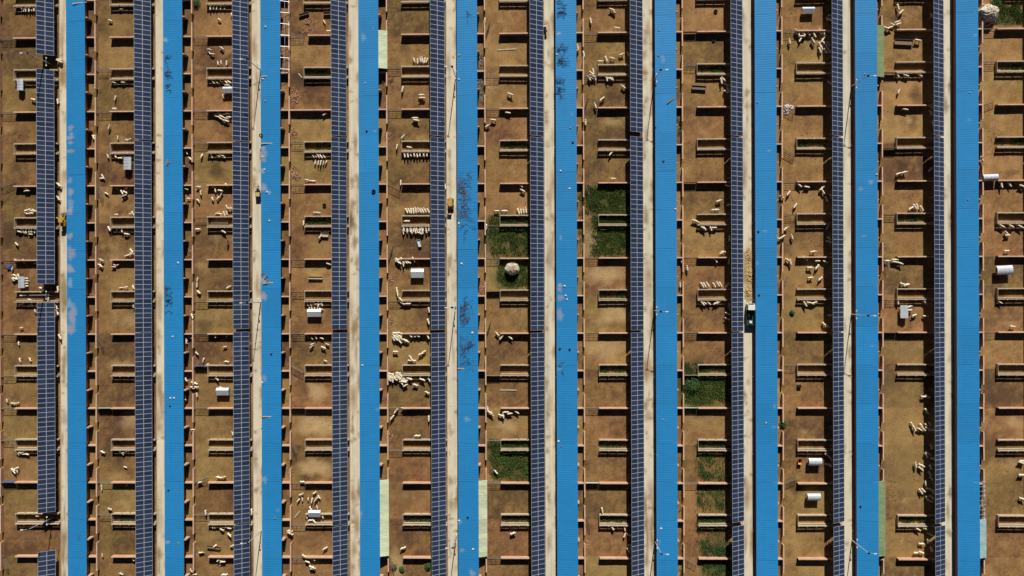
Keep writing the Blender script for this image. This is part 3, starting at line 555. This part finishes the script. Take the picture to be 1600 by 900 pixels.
def heap(pts, name, m, lab, cat, n, size, zf, seed, kind='stuff'):
    rr = random.Random(seed); b = MB(); xs = []; 
    for (px, py, rx, ry, c) in pts:
        for i in range(c):
            a = rr.random()*6.283; q = rr.random()**.6; x, y = at(px+rx*q*math.cos(a), py+ry*q*math.sin(a), .1); xs.append((x, y))
            s = size*rr.uniform(.7, 1.25); z = zf*(1-q)*rr.random()
            b.box(-s, s, -s*.5, s*.5, 0, s*.55, tf=Matrix.Translation((x, y, z))@Matrix.Rotation(rr.random()*6.3, 4, 'Z')@Matrix.Rotation(rr.uniform(-.7,.7), 4, 'X'))
    cx = sum(p[0] for p in xs)/len(xs); cy = sum(p[1] for p in xs)/len(xs); b.v = [(v[0]-cx, v[1]-cy, v[2]) for v in b.v]
    o = tag(ob(name, b.mesh(name, m), None, (cx, cy, 0)), lab, cat); o['kind'] = kind; return o
heap([(1170,400,5,14,130),(1171,430,6,18,240),(1170,458,7,14,220)], 'feed_heap', 'straw', 'long heap of yellow chopped feed on the lane above the truck', 'feed heap', 0, .16, .35, 2)
for pts, lab in ((([(461,152,8,11,190),(457,140,6,8,30)]), 'heap of pink bricks on dark earth in the upper fourth strip'), (([(462,275,9,6,150),(458,262,5,10,30)]), 'heap of pink bricks above a dividing wall in the fourth strip'), (([(459,208,6,9,60)]), 'thin scatter of bricks beside the fourth strip wall'),
    (([(605,213,6,9,90)]), 'brick rubble over the pen wall at the upper fifth strip'), (([(610,438,6,8,70)]), 'brick rubble near a pen wall in the middle fifth strip'), (([(611,502,5,9,90)]), 'brick heap against the pen wall in the fifth strip'), (([(608,680,6,10,70)]), 'scattered bricks in the lower fifth strip'),
    (([(753,452,6,7,100)]), 'brick rubble beside the fifth shed near the hay stack'), (([(484,35,10,8,36),(478,48,12,8,30)]), 'broken bricks fallen from the top wall of the fourth strip'), (([(295,392,4,9,40)]), 'bricks lying by the second shed in the middle'), (([(455,740,5,12,40)]), 'brick rubble at the wall of the lower fourth strip'),
    (([(606,32,3,8,40)]), 'broken wall bricks near the top of the fifth strip'), (([(915,850,4,8,50)]), 'broken wall bricks near the bottom of the seventh strip'), (([(1535,610,4,8,24),(1540,640,5,8,24)]), 'loose stones near the pen wall of the rightmost strip'), (([(915,330,4,5,24)]), 'broken wall bricks beside the grass of the seventh strip')):
    heap(pts, 'brick_heap', 'redbrick', lab, 'brick heap', 0, .11, .3, hash(lab) % 999 if False else len(lab)*7)
heap([(1232,168,8,5,60),(1228,172,5,9,40)], 'sack_heap', 'rag', 'jumble of pale sacks by the wall in the upper ninth strip', 'sack heap', 0, .16, .4, 5)
# ------------------------------------------------------------------ grass
def grass_mesh(rects, dens, hmin, hmax, m, seed, spread=.09):
    rr = random.Random(seed); b = MB(); cs = []
    for (x0, x1, y0, y1, d) in rects:
        xa, ya = at(x0, y1); xb, yb = at(x1, y0); n = int((xb-xa)*(yb-ya)*dens*d); nc = [(rr.uniform(xa, xb), rr.uniform(ya, yb)) for _ in range(max(3, n//70))]
        for i in range(n):
            if rr.random() < .6: c = rr.choice(nc); x = c[0]+rr.gauss(0, .55); y = c[1]+rr.gauss(0, .5)
            else: x = rr.uniform(xa, xb); y = rr.uniform(ya, yb)
            if not (xa-.25 < x < xb+.1 and ya-.1 < y < yb+.15): continue
            e_ = min(x-xa, y-ya, yb-y); 
            if e_ < 1.1 and rr.random() > .35+.6*max(0, e_)/1.1: continue
            if math.sin(x*1.7+1.3*math.sin(y*1.1))+math.sin(y*2.1+x*.6) < -1.0 and rr.random() < .85: continue
            cs.append((x, y))
            for q in range(4):
                a = rr.random()*6.283; h = rr.uniform(hmin, hmax); l = rr.uniform(.6, 1.3)*spread*2.2; w = rr.uniform(.025, .06)
                dx, dy = math.cos(a), math.sin(a)
                b.add([(x-dy*w, y+dx*w, 0), (x+dy*w, y-dx*w, 0), (x+dx*l, y+dy*l, h)], [(0,1,2)])
    cx = sum(c[0] for c in cs)/len(cs); cy = sum(c[1] for c in cs)/len(cs); b.v = [(v[0]-cx, v[1]-cy, v[2]) for v in b.v]
    return b.mesh('grass', m), (cx, cy, 0)
GL = ['thick grass filling the upper middle pen of the seventh strip','grass with yellow flowers below it in the seventh strip','patchy grass above the hay stack in the sixth strip','grass around the round hay stack','grass pen with pale stones in the lower sixth strip','deep green grass pen in the eighth strip','grass around the white covered stack in the corner','weeds at the bottom of the eighth strip','thin weeds below a feed barrier in the eighth strip']
for i, (g, lab) in enumerate(zip(GRASS, GL)):
    me, c = grass_mesh([g], 60, .10, .46, 'grass' if i < 7 else 'weed', 20+i); tag(ob('grass', me, None, c), lab, 'grass', None, 'stuff')
me, c = grass_mesh([(932,980,380,396,.25)], 12, .4, .5, 'flower', 77, .04); tag(ob('yellow_flowers', me, None, c), 'yellow flowers in the grass of the seventh strip', 'flowers', None, 'stuff')
me, c = grass_mesh([(905,911,288,400,.7),(902,909,770,800,.2),(1058,1064,165,222,.8),(1059,1066,765,800,.6),(1059,1066,825,900,.7),(756,764,355,385,.4)], 26, .15, .5, 'weed', 60); tag(ob('weeds', me, None, c), 'weeds growing in the narrow side pens beside the sheds', 'weeds', None, 'stuff')
FG = [(5,j) for j in (2,3,6,7)]+[(6,j) for j in (3,4,5,6,7)]+[(7,1),(7,6),(7,7),(3,1),(3,2),(3,3),(4,7),(9,7),(9,3),(8,2),(1,7),(10,1),(10,2)]
rects = []
for k, j in FG:
    x0, y0 = RX(k)-11.7, FEED[j]-.5
    for q in range(1):
        def pix(x, y):
            v = Vector((x, y, -H)); dz = v.dot(fw); return 800+F*v.dot(rt)/dz, 450-F*v.dot(up)/dz
        a = pix(x0, y0+1.2); b_ = pix(x0+6, y0-.1); rects.append((a[0], b_[0], a[1], b_[1], .8))
me, c = grass_mesh(rects, 70, .15, .5, 'weed', 61); tag(ob('alley_weeds', me, None, c), 'green weeds sprouting inside the feed alleys', 'weeds', None, 'stuff')
for i, (px, py, rp, lab) in enumerate(((1080,600,13,'leafy bush at the wall of the eighth strip grass pen'),(616,886,4,'small round bush at the bottom left of the fifth strip'),(628,889,4.5,'small round bush beside another, bottom of fifth strip'),(669,884,6,'bush under the fifth panel row at the bottom'),(1238,488,4,'small green weed in the ninth strip'),(1224,662,6,'weedy shrub by the shed in the ninth strip'),(1556,3,9,'shrub at the top right corner'),(305,3,8,'green shrub at the top of the third strip'))):
    rr = random.Random(90+i); b = MB(); R = rp/7.3
    for q in range(int(320*max(.5, R))):
        t = math.acos(rr.uniform(0, 1)); a = rr.random()*6.283; rad = R*rr.uniform(.45, 1.05); c = Vector((rad*math.sin(t)*math.cos(a), rad*math.sin(t)*math.sin(a), .1+.8*rad*math.cos(t)))
        d = Vector((rr.uniform(-1,1), rr.uniform(-1,1), rr.uniform(-.5,.6))).normalized()*.14; w = d.cross(Vector((rr.random(), rr.random(), 1))).normalized()*.06
        b.add([c-d, c+w, c+d, c-w], [(0,1,2,3)])
    x, y = at(px, py, .3); r = root('bush', (x, y, 0), lab, 'bush'); ob('foliage', b.mesh('bush_leaves', 'weed'), r)
    ob('stem', MB().tube([(0,0,-.05),(.03,.02,R*.4),(.0,.05,R*.8)], [.05,.04,.02], 5).mesh('bush_stem','twig'), r)
# ------------------------------------------------------------------ dung, clods and straw bits
for nm, m, n, s0, s1, lab in (('dung_clods','darksoil',5200,.05,.15,'dark dung clods scattered over the pen floors'),('straw_bits','straw',2600,.04,.12,'pale straw bits trodden into the pen floors'),('lane_crumbs','darksoil',900,.03,.10,'dark crumbs of feed and soil along the lane edges')):
    rr = random.Random(len(nm)*13); b = MB(); cl = []
    for i in range(n):
        k = rr.randrange(11)
        if nm == 'lane_crumbs': x = RX(k)+rr.choice([-2.2+abs(rr.gauss(0,.25)), -.0-abs(rr.gauss(0,.3))]); y = rr.uniform(YB, YT); z = .052
        else:
            if i % 9 == 0 or not cl: cl.append((RX(k)-14.7+rr.random()*9.5, rr.uniform(YB, YT)))
            c = cl[-1] if rr.random() < .7 else (RX(k)-14.7+rr.random()*9.5, rr.uniform(YB, YT)); x = c[0]+rr.gauss(0, .8); y = c[1]+rr.gauss(0, .8); z = .0
        if not (RX(k)-14.9 < x < RX(k)-3 or nm == 'lane_crumbs') and not seen(x, y): continue
        s_ = rr.uniform(s0, s1); a = rr.random()*6.283; e = rr.uniform(.4, 1); P = [Vector((math.cos(a+q)*s_, math.sin(a+q)*s_*e, 0)) for q in (0, 1.6, 3.1, 4.7)]
        b.add([(x+p.x, y+p.y, z-.02) for p in P]+[(x, y, z+.03+s_*.5)], [(0,1,4),(1,2,4),(2,3,4),(3,0,4)])
    tag(ob(nm, b.mesh(nm, m)), lab, 'litter', None, 'stuff')
# ------------------------------------------------------------------ dead branches
def branch(name, px, py, wpx, hpx, n, seed, lab, m='twig', z=1.75, ang0=None, thick=1.0):
    rr = random.Random(seed); b = MB(); W, D = wpx/7.3/2, hpx/7.3/2
    def grow(p, a, L, r_, lev):
        pts = [p]; rad = [r_]
        for i in range(3):
            a += rr.uniform(-.45, .45); q = pts[-1]+Vector((math.cos(a), math.sin(a), rr.uniform(-.08, .22)))*L/3; q.z = max(.03, min(q.z, .9)); pts.append(q); rad.append(r_*(1-.25*(i+1)))
        b.tube(pts, rad, 3)
        if lev > 0:
            for i in range(rr.randint(2, 4)): grow(pts[rr.randint(1, 3)].copy(), a+rr.choice([-1, 1])*rr.uniform(.4, 1.1), L*rr.uniform(.45, .7), r_*.6, lev-1)
    for i in range(n):
        p = Vector((rr.uniform(-W, W)*.8, rr.uniform(-D, D)*.85, .05)); a = rr.random()*6.283
        if ang0 is not None: p.x = -W+rr.random()*.3; a = ang0+rr.uniform(-.7, .7)
        grow(p, a, max(.9, min(W, D)*rr.uniform(.8, 1.4)), .05*thick, 3)
    b.v = [(max(-W*1.1, min(W*1.1, v[0])), v[1], v[2]) for v in b.v]
    x, y = at(px, py, z+.2); return tag(ob(name, b.mesh(name, m), None, (x, y, z)), lab, 'dead branches', 'dead branches on the roofs' if z > 1 else None)
for i, a in enumerate([(263,103,14,34,7,'bare branches on the left edge of the second roof near the top',0),(262,138,10,14,3,'few twigs on the second roof below the top branches',0),(263,468,13,54,9,'long row of bare twigs on the left edge of the second roof',0),
   (731,312,28,66,34,'big heap of reddish brushwood on the fifth roof',None),(730,491,20,28,30,'dense round heap of dead branches on the fifth roof',None),(731,547,22,24,20,'brushwood on the fifth roof below the round heap',None),(737,22,14,20,6,'bare branches on the right edge of the fifth roof, top',None),
   (734,367,18,22,5,'thin branches on the fifth roof below the brushwood heap',None),(878,14,16,32,8,'bare branches at the top of the sixth roof',0),(880,89,20,36,8,'spreading bare branches on the upper sixth roof',0),(876,138,16,32,8,'bare branches below the spreading ones on the sixth roof',0),
   (129,782,15,10,3,'thin branches on the first roof, lower right',None),(130,834,16,14,4,'branches on the first roof near the bottom',None),(128,892,16,8,3,'twigs on the first roof at the bottom edge',None),(742,600,10,22,2,'single curved branch on the lower fifth roof',None),
   (413,435,12,9,5,'broken branches and rags on the third roof',None),(264,255,8,12,3,'small clump of twigs on the second roof',None),(878,575,10,12,2,'thin twig on the sixth roof',None)]):
    branch('dead_branches', a[0], a[1], a[2], a[3], a[4], 40+i, a[5], ang0=a[6])
branch('brush_heap', 751, 120, 14, 78, 46, 99, 'grey heap of dry brush filling a side pen by the fifth shed', 'greytwig', .1, None, 1.4)
branch('dead_shrub', 606, 128, 16, 16, 6, 98, 'small leafless shrub beside the upper fifth strip wall', 'twig', .1)
# ------------------------------------------------------------------ stones, rags and boards on the roofs
rr = random.Random(17)
def rock(s, m):
    b = MB(); V = [(s*x*rr.uniform(.7,1.2), s*y*rr.uniform(.7,1.2), s*z*rr.uniform(.4,.7)) for x, y, z in ((1,0,0),(.5,.8,0),(-.5,.85,0),(-1,0,0),(-.5,-.8,0),(.5,-.8,0),(.55,0,1),(-.2,.45,1),(-.3,-.45,1))]
    b.add(V, [(0,1,7,6),(1,2,7),(2,3,8,7),(3,4,8),(4,5,6,8),(5,0,6),(6,7,8)]); return b.mesh('stone', m)
rocks = [rock(.22, 'stone') for _ in range(4)]; rags = [rock(.26, 'rag') for _ in range(3)]; darks = [rock(.3, 'black') for _ in range(2)]
LIT = [(573,205,'d'),(560,155,'r'),(1030,47,'s'),(1029,87,'s'),(1037,252,'d'),(1036,656,'s'),(717,349,'r'),(715,608,'r'),(717,124,'r'),(721,412,'r'),(717,86,'s'),(566,571,'r'),(409,598,'r'),(415,42,'r'),(410,123,'r'),(414,158,'s'),(424,553,'d'),(270,526,'r'),(266,622,'r'),(272,622,'r'),(266,634,'d'),(263,766,'d'),(279,848,'s'),(279,411,'r'),
  (884,462,'r'),(886,468,'r'),(882,447,'r'),(873,690,'r'),(877,698,'s'),(891,200,'s'),(895,223,'d'),(876,267,'r'),(890,295,'r'),(731,808,'d'),(717,814,'r'),(739,858,'r'),(738,520,'r'),(1184,160,'s'),(1197,661,'s'),(1186,461,'d'),(1185,362,'d'),(1055,327,'r'),(1033,826,'r'),(1345,792,'d'),(1351,116,'s'),(1369,273,'r'),(1372,332,'r'),(1515,145,'s'),(1512,312,'s'),(875,545,'d'),(890,546,'d'),(417,300,'r'),(413,265,'r'),(410,245,'r'),(421,345,'r'),(571,130,'s'),(870,85,'r'),(870,810,'r'),(430,810,'s')]
cnt = {}
for px, py, ty in LIT:
    k = int((at(px, py, 1.8)[0]-RX(0))//PX); rel = at(px, py, 1.8)[0]-RX(k)
    if not 0.1 < rel < 4.3: continue
    key = (k, ty); cnt[key] = cnt.get(key, 0)+1
    me = random.choice({'d': darks, 's': rocks, 'r': rags}[ty]); nm = {'d': 'dark_lump', 's': 'roof_stone', 'r': 'pale_rag'}[ty]
    item(nm, me, px, py, roofz(rel)+.03, f'{ {"d": "black lump", "s": "small grey stone", "r": "pale scrap"}[ty] } on the {nth(k)} blue roof, {nth(cnt[key]-1)} of its kind there', {'d': 'lump', 's': 'stone', 'r': 'rag'}[ty], rr.random()*6, 'litter on the roofs', 1.8)
for px, py, L, a, lab in ((419,224,28,0,'long blue-grey board lying across the third roof'),(420,442,18,-4,'grey board lying on the third roof beside rags'),(416,651,20,0,'thin pale board on the lower third roof'),(125,5,22,-6,'weathered boards on the first roof at the top'),(116,158,0,0,''),(1049,157,16,-33,'dark stick on the right side of the seventh roof'),(720,576,10,0,'short pale stick on the fifth roof'),(413,119,9,-4,'short stick on the upper third roof')):
    if L: rel = 2; item('roof_board', MB().box(-L/14.6, L/14.6, -.1, .1, 0, .06).mesh('roof_board', 'wood' if 'dark' in lab else 'paleWood'), px, py, roofz((at(px,py,1.8)[0]-RX(0)) % PX)+.05, lab, 'board', -math.radians(a), None, 1.8)
# ------------------------------------------------------------------ sheep
def sheep_mesh(name, headz, lying=False, turn=0.0):
    lz = -.32 if lying else 0
    P = [(-.42,0,.56),(-.2,0,.58),(.08,0,.57),(.32,0,.58),(.48,turn*.5,.62+headz*.35),(.60,turn,.66+headz),(.74,turn*1.5,.58+headz*1.15)]
    R = [(.15,.17),(.185,.21),(.19,.215),(.16,.19),(.10,.11),(.075,.08),(.045,.05)]; E_ = [(i, i+1) for i in range(6)]
    if not lying:
        for (i, x) in ((0,-.40),(3,.30)):
            for s in (-1, 1):
                b0 = len(P); back = -.05 if i == 0 else .0
                P += [(x, s*.14, .40), (x+back, s*.145, .20), (x+back*.3+.02, s*.145, .03)]; R += [(.09,.09),(.045,.045),(.04,.04)]; E_ += [(i, b0), (b0, b0+1), (b0+1, b0+2)]
    for s in (-1, 1): b0 = len(P); P.append((.57, turn+s*.14, .69+headz)); R.append((.025,.03)); E_.append((5, b0))
    b0 = len(P); P.append((-.60, 0, .48)); R.append((.05,.05)); E_.append((0, b0))
    P = [(p[0], p[1], p[2]+lz) for p in P]
    me = bpy.data.meshes.new(name+'_cage'); me.from_pydata(P, E_, []); o = bpy.data.objects.new(name, me); COL.objects.link(o)
    mo = o.modifiers.new('s', 'SKIN'); sv = me.skin_vertices[0].data
    for v, r_ in zip(sv, R): v.radius = r_
    sv[1].use_root = True
    ss = o.modifiers.new('u', 'SUBSURF'); ss.levels = 1; ss.render_levels = 1
    dg = bpy.context.evaluated_depsgraph_get(); me2 = bpy.data.meshes.new_from_object(o.evaluated_get(dg)); bpy.data.objects.remove(o); me2.name = name
    me2.materials.clear(); me2.materials.append(M['wool']); me2.polygons.foreach_set('use_smooth', [True]*len(me2.polygons)); return me2
SM = [sheep_mesh('sheep_standing', .08), sheep_mesh('sheep_grazing', -.34), sheep_mesh('sheep_turning', .0, False, .14), sheep_mesh('sheep_lying', .1, True)]
SD = sheep_mesh('sheep_dark', .05); SD.materials.clear(); SD.materials.append(M['brownwool'])
SHEEP = []
def S(ox, oy, sc_, txt):
    for q in txt.split():
        a = q.split(','); SHEEP.append((ox+float(a[0])/sc_, oy+float(a[1])/sc_, float(a[2]) if len(a) > 2 else 0))
#SHEEPDATA
S(0,0,5,'160,48,80 180,48,90 200,45,90 225,47,85 245,47,90 265,47,95 288,47,90 185,70,15 945,70,0 858,157,20 890,635,15 962,634,0 897,762,100 255,775,15 185,640,10 465,465,10 465,480,25 450,790,80 890,848,0')
S(0,180,5,'850,95,110 735,160,15 730,175,60 915,175,90 985,190,10 1005,190,-30 840,320,70 870,320,80 900,318,60 955,318,10 935,335,0 795,475,60 790,492,0 460,545,45 200,573,15 210,590,0 905,572,15 980,568,-20 825,610,30 950,600,60 975,600,30 970,628,-20 455,650,60 195,745,20 215,740,-20 235,745,10 255,740,30 270,750,0 240,765,0 200,765,40 220,768,0 905,775,0 1020,768,-20 1035,765,60 160,885,80 180,885,90 200,885,90 222,885,90 245,885,90 268,885,90 850,885,60 910,890,60 950,890,80 1485,340,40 1455,290,60 1470,650,10 1545,665,50 1570,325,100 1550,560,10 1565,600,110 1450,575,20')
S(0,360,5,'150,10,20 185,12,80 235,30,10 245,8,0 125,105,45 985,28,10 1025,158,50 1010,190,-20 985,195,-15 1030,180,30 120,235,60 180,240,60 275,255,-10 90,300,110 110,350,20 125,370,60 100,385,45 140,355,70 110,375,20 198,375,0 200,395,0 198,415,0 200,435,0 785,275,45 885,285,10 915,270,-20 790,232,30 890,268,30 940,448,0 980,445,-10 1040,445,60 155,578,0 240,575,20 290,575,80 270,632,70 160,762,-10 1040,592,90 450,460,80 440,600,70 445,640,60 465,830,60 140,885,80 325,452,10 380,540,90 220,540,10 1540,390,100 1535,425,100 1550,485,45 1500,658,10 1500,670,70 1490,840,20 1455,870,90')
S(0,540,5,'153,115,80 230,110,70 95,452,0 130,452,-20 50,435,80 155,812,30 175,815,-30 190,820,20 140,845,80 165,835,20 205,850,10 180,850,0 800,833,30 940,830,20 965,838,-20 955,845,60 1535,60,40 1585,110,110 1505,290,20 1525,295,30 1500,325,0 1530,325,10 1515,335,-10 1535,385,80 1510,395,60 1450,265,60 1448,410,80')
S(0,720,5,'100,70,20 125,60,-20 130,85,90 105,85,45 970,52,20 985,190,-50 787,210,80 945,885,30 795,742,80 1035,765,70 290,428,0 1560,170,20 1570,722,-10 1490,860,60 1520,890,0 855,378,20')
S(300,0,5,'140,40,85 165,42,85 190,42,90 220,42,90 250,42,90 210,150,40 308,115,80 135,385,20 155,420,10 130,405,60 232,375,45 200,492,80 225,490,85 268,490,90 160,605,50 190,640,45 225,608,30 260,608,40 285,610,40 270,665,0 285,660,60 240,750,80 180,890,10 210,885,20 240,890,-10 270,885,0 300,885,0 1030,165,60 1065,240,0 1040,890,-30')
S(300,180,5,'180,5,20 205,12,20 230,8,30 250,18,20 270,25,20 225,28,30 245,40,20 270,45,20 285,15,0 150,300,60 200,305,20 235,315,20 245,325,30 72,320,110 45,560,0 165,558,-10 270,545,40 180,580,90 218,588,10 65,605,80 40,670,45 158,655,70 222,625,-60 200,650,-60 265,712,70 295,728,0 190,765,-30 215,770,10 250,768,70 270,765,80 945,318,60 965,318,60 985,318,60 1005,318,60 1028,318,60 960,370,100 985,370,100 1005,370,100 1025,370,100 1045,368,110 895,505,10 920,510,10 945,512,0 870,840,90 960,760,0 985,762,0 40,890,0')
S(300,360,5,'245,10,30 40,385,100 38,425,90 50,480,45 290,440,-30 275,445,-40 180,825,80 270,825,-45 1000,50,-50 1065,262,20 945,548,0 970,545,0 1000,540,-10 900,565,80 925,565,80 950,565,80 985,565,85 1015,565,80 915,618,90 935,618,85 955,618,90 980,618,90 1005,615,20 900,830,60 930,840,50 965,832,60 1010,842,20 935,890,-20 1055,890,20 1590,235,80')
S(300,540,5,'255,10,-10 85,115,110 270,125,10 115,155,-50 190,240,40 225,330,20 240,335,0 930,12,-40 1025,15,20 1040,120,20 315,690,80 5,658,0')
S(300,720,5,'210,130,15 245,130,-20 60,172,-20 105,405,80 158,518,80 175,518,80 275,522,0 290,530,10 232,540,20 290,580,45 310,668,-30 175,670,-40 65,720,0 210,770,-50 240,772,0 240,790,0 225,785,20 850,265,-20 955,253,-30 830,310,-50 990,285,60 935,310,100 905,305,90 860,305,90 970,300,-50 975,365,70 925,375,60 1020,430,80 895,440,80 930,465,0 955,475,50 1040,685,-30 860,165,0 765,550,10 770,570,30 875,745,30 900,790,20 940,770,20 935,830,20 945,845,0 255,890,0 465,395,80')
S(600,0,5,'145,695,100 290,742,0 300,765,0 235,470,70 262,475,90 285,470,80 300,472,80 318,470,100 335,470,110 985,735,20 965,880,10 788,155,90 1515,375,80 1560,420,80')
S(600,180,5,'245,22,0 250,40,10 145,170,-45 100,245,100 160,290,80 185,290,80 208,290,80 235,290,80 258,290,80 280,288,90 310,285,90 335,290,90 195,250,10 855,37,10 805,85,-30 1085,590,30 1070,550,45 130,525,90 478,555,80 175,745,60 195,745,60 212,745,80 230,745,80 248,745,80 266,745,80 284,748,60 302,748,60 322,745,60 345,745,60 155,872,80 182,872,80 205,872,85 230,872,85 255,872,85 280,872,90 305,872,90 330,872,90 350,872,90 290,895,0 180,828,0 880,748,0 940,748,0 1050,750,70 1070,750,80 1090,750,80 1110,748,80 800,870,90')
S(600,360,5,'150,8,80 180,8,80 215,8,80 245,8,80 275,20,20 300,8,80 330,5,80 105,235,60 120,225,-30 115,250,30 150,245,60 165,240,45 180,238,45 195,240,50 230,225,60 150,260,80 100,465,80 105,490,80 130,540,45 150,555,20 190,560,0 350,620,80 345,710,70 85,805,20 105,800,0 125,805,10 80,830,60 100,830,20 120,825,20 75,850,60 95,850,40 110,845,20 135,845,60 125,870,50 165,860,30 180,865,40 205,822,45 225,820,30 255,822,20 340,825,60 885,810,50 915,840,-50 985,838,35')
S(600,560,15,'150,365,20 175,430,100 205,410,100 285,410,95 340,345,10 365,385,20 350,440,45 375,460,45 420,445,50 455,410,60 330,460,40 120,470,80 165,470,90 200,490,80 265,490,30 455,490,-40 510,520,0 470,550,10 400,570,45 495,640,-30 600,425,20 575,475,20 610,50,0 690,55,0 890,495,20 740,625,20 1015,805,30 1070,525,60 140,430,60 235,430,60')
S(600,540,5,'88,48,0 290,65,-20 310,50,-30 210,98,60 155,495,30 95,508,-50 65,560,-50 350,568,90 262,705,0 810,500,80 825,520,30 835,535,30 912,545,20 932,545,80 980,533,-10 1035,520,30 955,520,0')
S(600,720,5,'875,90,50 1005,568,-20 150,682,-20')
S(900,0,5,'285,75,20 295,90,45 115,160,80 318,218,10 355,425,-20 410,420,60 285,455,20 235,458,70 190,478,0 120,570,45 135,555,80 130,595,20 115,605,30 145,605,60 105,615,60 270,605,60 255,595,20 240,590,80 285,615,70 372,680,40 205,772,-40 152,830,70 1155,622,45 1135,630,80 1180,660,30 1190,700,60 1175,715,20')
S(900,180,5,'290,495,0 75,60,90 275,270,-50 1115,670,-20 1200,695,-20 1080,740,0 1100,738,0 930,825,20 945,830,30 990,865,30 1080,868,0 1000,870,60 1050,865,70 1190,550,10')
S(900,360,5,'1155,168,10 1140,175,-30 1095,238,60 1075,220,20 870,298,80 985,425,60 1005,425,60 1030,425,60 1080,425,60 1110,422,60 1130,420,60 1185,425,-50 985,545,50 1005,545,40 1035,545,40 1095,545,-30 1110,540,-40 1200,580,90 1210,620,45 1190,650,20 1185,690,20 1195,240,90 1200,60,90 825,240,80 815,430,90')
S(900,720,5,'380,585,-70 420,580,20 425,660,0 430,690,40 410,700,60 285,508,60 380,515,80 205,385,80')
Q = 1/.2625
S(1180,0,Q,'245,190,70 260,205,80 290,200,60 320,200,60 350,205,60 270,235,-60 283,215,0 345,245,60 205,250,80 385,265,70 395,280,70 385,297,70 400,240,-60 410,200,60 430,185,10 390,190,60 435,260,60 430,280,60 420,300,60 440,300,50 410,255,40 850,40,80 870,70,-45 845,130,-20 855,142,-20 820,145,30 775,165,20 800,165,-20 970,240,10 850,440,60 900,435,20 985,435,30 855,545,-70 890,650,10 1045,670,70 1060,735,80 1055,640,40 440,115,20 450,90,0 1050,90,80 445,490,30')
S(1180,220,Q,'260,262,40 310,275,10 395,285,-45 405,305,60 200,310,-55 240,385,-55 160,335,30 180,525,-40 165,570,-30 150,580,-30 220,575,70 345,660,-10 195,710,30 210,725,80 375,715,0 300,700,40 325,755,0 370,750,-50 330,815,-10 390,820,-40 420,720,20 425,345,70 440,580,40 440,600,20 455,330,60 430,490,-60 855,195,-20 885,188,-15 1045,170,-45 930,400,-30 950,390,60 965,390,80 990,400,60 785,715,0 830,708,0 835,722,10 860,728,20 885,855,20 905,858,-20 1500,655,0 1500,550,45 1505,562,0 1470,495,30 1525,490,30 1575,490,30 1465,260,80 1515,258,60 1590,270,20 1350,110,60')
S(1180,440,Q,'420,260,30 410,255,60 320,120,10 355,118,-20 340,130,20 295,130,60 880,15,20 900,18,-20 850,110,80 1010,105,40 950,200,-20 1015,205,0 918,150,-20 920,170,0 865,185,80 1005,685,0 1030,685,30 1020,770,60 935,850,60 945,870,60 990,860,60 980,880,30 1005,880,45 1020,860,70 1040,850,80 1455,110,30 1535,268,10 450,200,0')
S(1180,664,Q,'1030,20,20 1050,30,0 955,240,80 990,240,25 985,260,40 1030,165,40 1050,130,70 1060,200,10 1020,180,60 1045,250,70 1040,290,60 1015,350,80 1000,390,45 985,395,60 1035,380,20 1050,430,40 1060,400,70 1040,450,30 990,708,0 960,762,0 990,760,20 1050,740,70 1030,690,60 1040,650,30 1015,610,20 965,610,30 1585,225,20 1590,215,0 1587,298,0 1590,440,20 430,180,30 450,200,60 435,235,10 445,240,40 425,165,60 1050,320,50 1025,440,60')
flock = []; rs = random.Random(23)
for px, py, a in SHEEP:
    x, y = at(px, py, .6); k = int(math.floor((x-RX(0)+16.7)/PX)); rel = x-RX(k); row = int((FEED[0]+BAY/2+4-y)//7.975)
    d = rs.random() < .5; flock.append([x, y, -math.radians(a)+(math.pi if d else 0), k, rel, row, px, py, rs.random()])
# keep clear of the barriers: animals at a barrier stand on its open side
for s in flock:
    if s[4] > -11.9 and s[3] < 11:
        for j, fy in enumerate(FEED):
            u = s[1]-fy
            if abs(u-1.2) < .55: s[1] = fy+1.2+(.62 if u > .9 else -.62)
            if abs(u+1.02) < .5: s[1] = fy-1.02-.62
flock.sort(key=lambda s: (s[4] > -6.3))
ind, rest = flock[:300], flock[300:]
pens = {}
for s in ind: pens.setdefault((s[3], s[5]), []).append(s)
for (k, row), lst in pens.items():
    lst.sort(key=lambda s: s[6])
    for i, s in enumerate(lst):
        q = s[8]; me = SM[0] if q < .5 else SM[1] if q < .7 else SM[2] if q < .9 else SM[3]
        head = 'lone white sheep' if len(lst) == 1 else f'white sheep, {nth(i)} from left of {len(lst)},'
        sc0 = .70+.28*((q*37) % 1)
        tag(ob('sheep', me, None, (s[0], s[1], .03 if me is SM[3] else .0), (0, 0, s[2]), (sc0, sc0, sc0)), f'{head} in {nth(row)} pen down of {nth(k)} yard strip', 'sheep', 'sheep in the pens')
x, y = at(356, 380, .5); tag(ob('sheep', SD, None, (x, y, 0), (0, 0, 1.5)), 'single dark brown sheep in the third yard strip', 'sheep')
b = MB(); base = SM[0]; bv = [v.co.copy() for v in base.vertices]; bf = [tuple(p.vertices) for p in base.polygons]
for s in rest:
    T = Matrix.Translation((s[0], s[1], 0))@Matrix.Rotation(s[2], 4, 'Z')@Matrix.Scale(.92+.2*s[8], 4); b.add([T@v for v in bv], bf)
if rest:
    me = b.mesh('sheep_flock', 'wool'); me.polygons.foreach_set('use_smooth', [True]*len(me.polygons)); tag(ob('sheep_flock', me), 'remaining sheep resting in the shade under the panel rows', 'sheep', None, 'stuff')
print('SHEEP', len(flock), 'OBJECTS', len(bpy.data.objects))
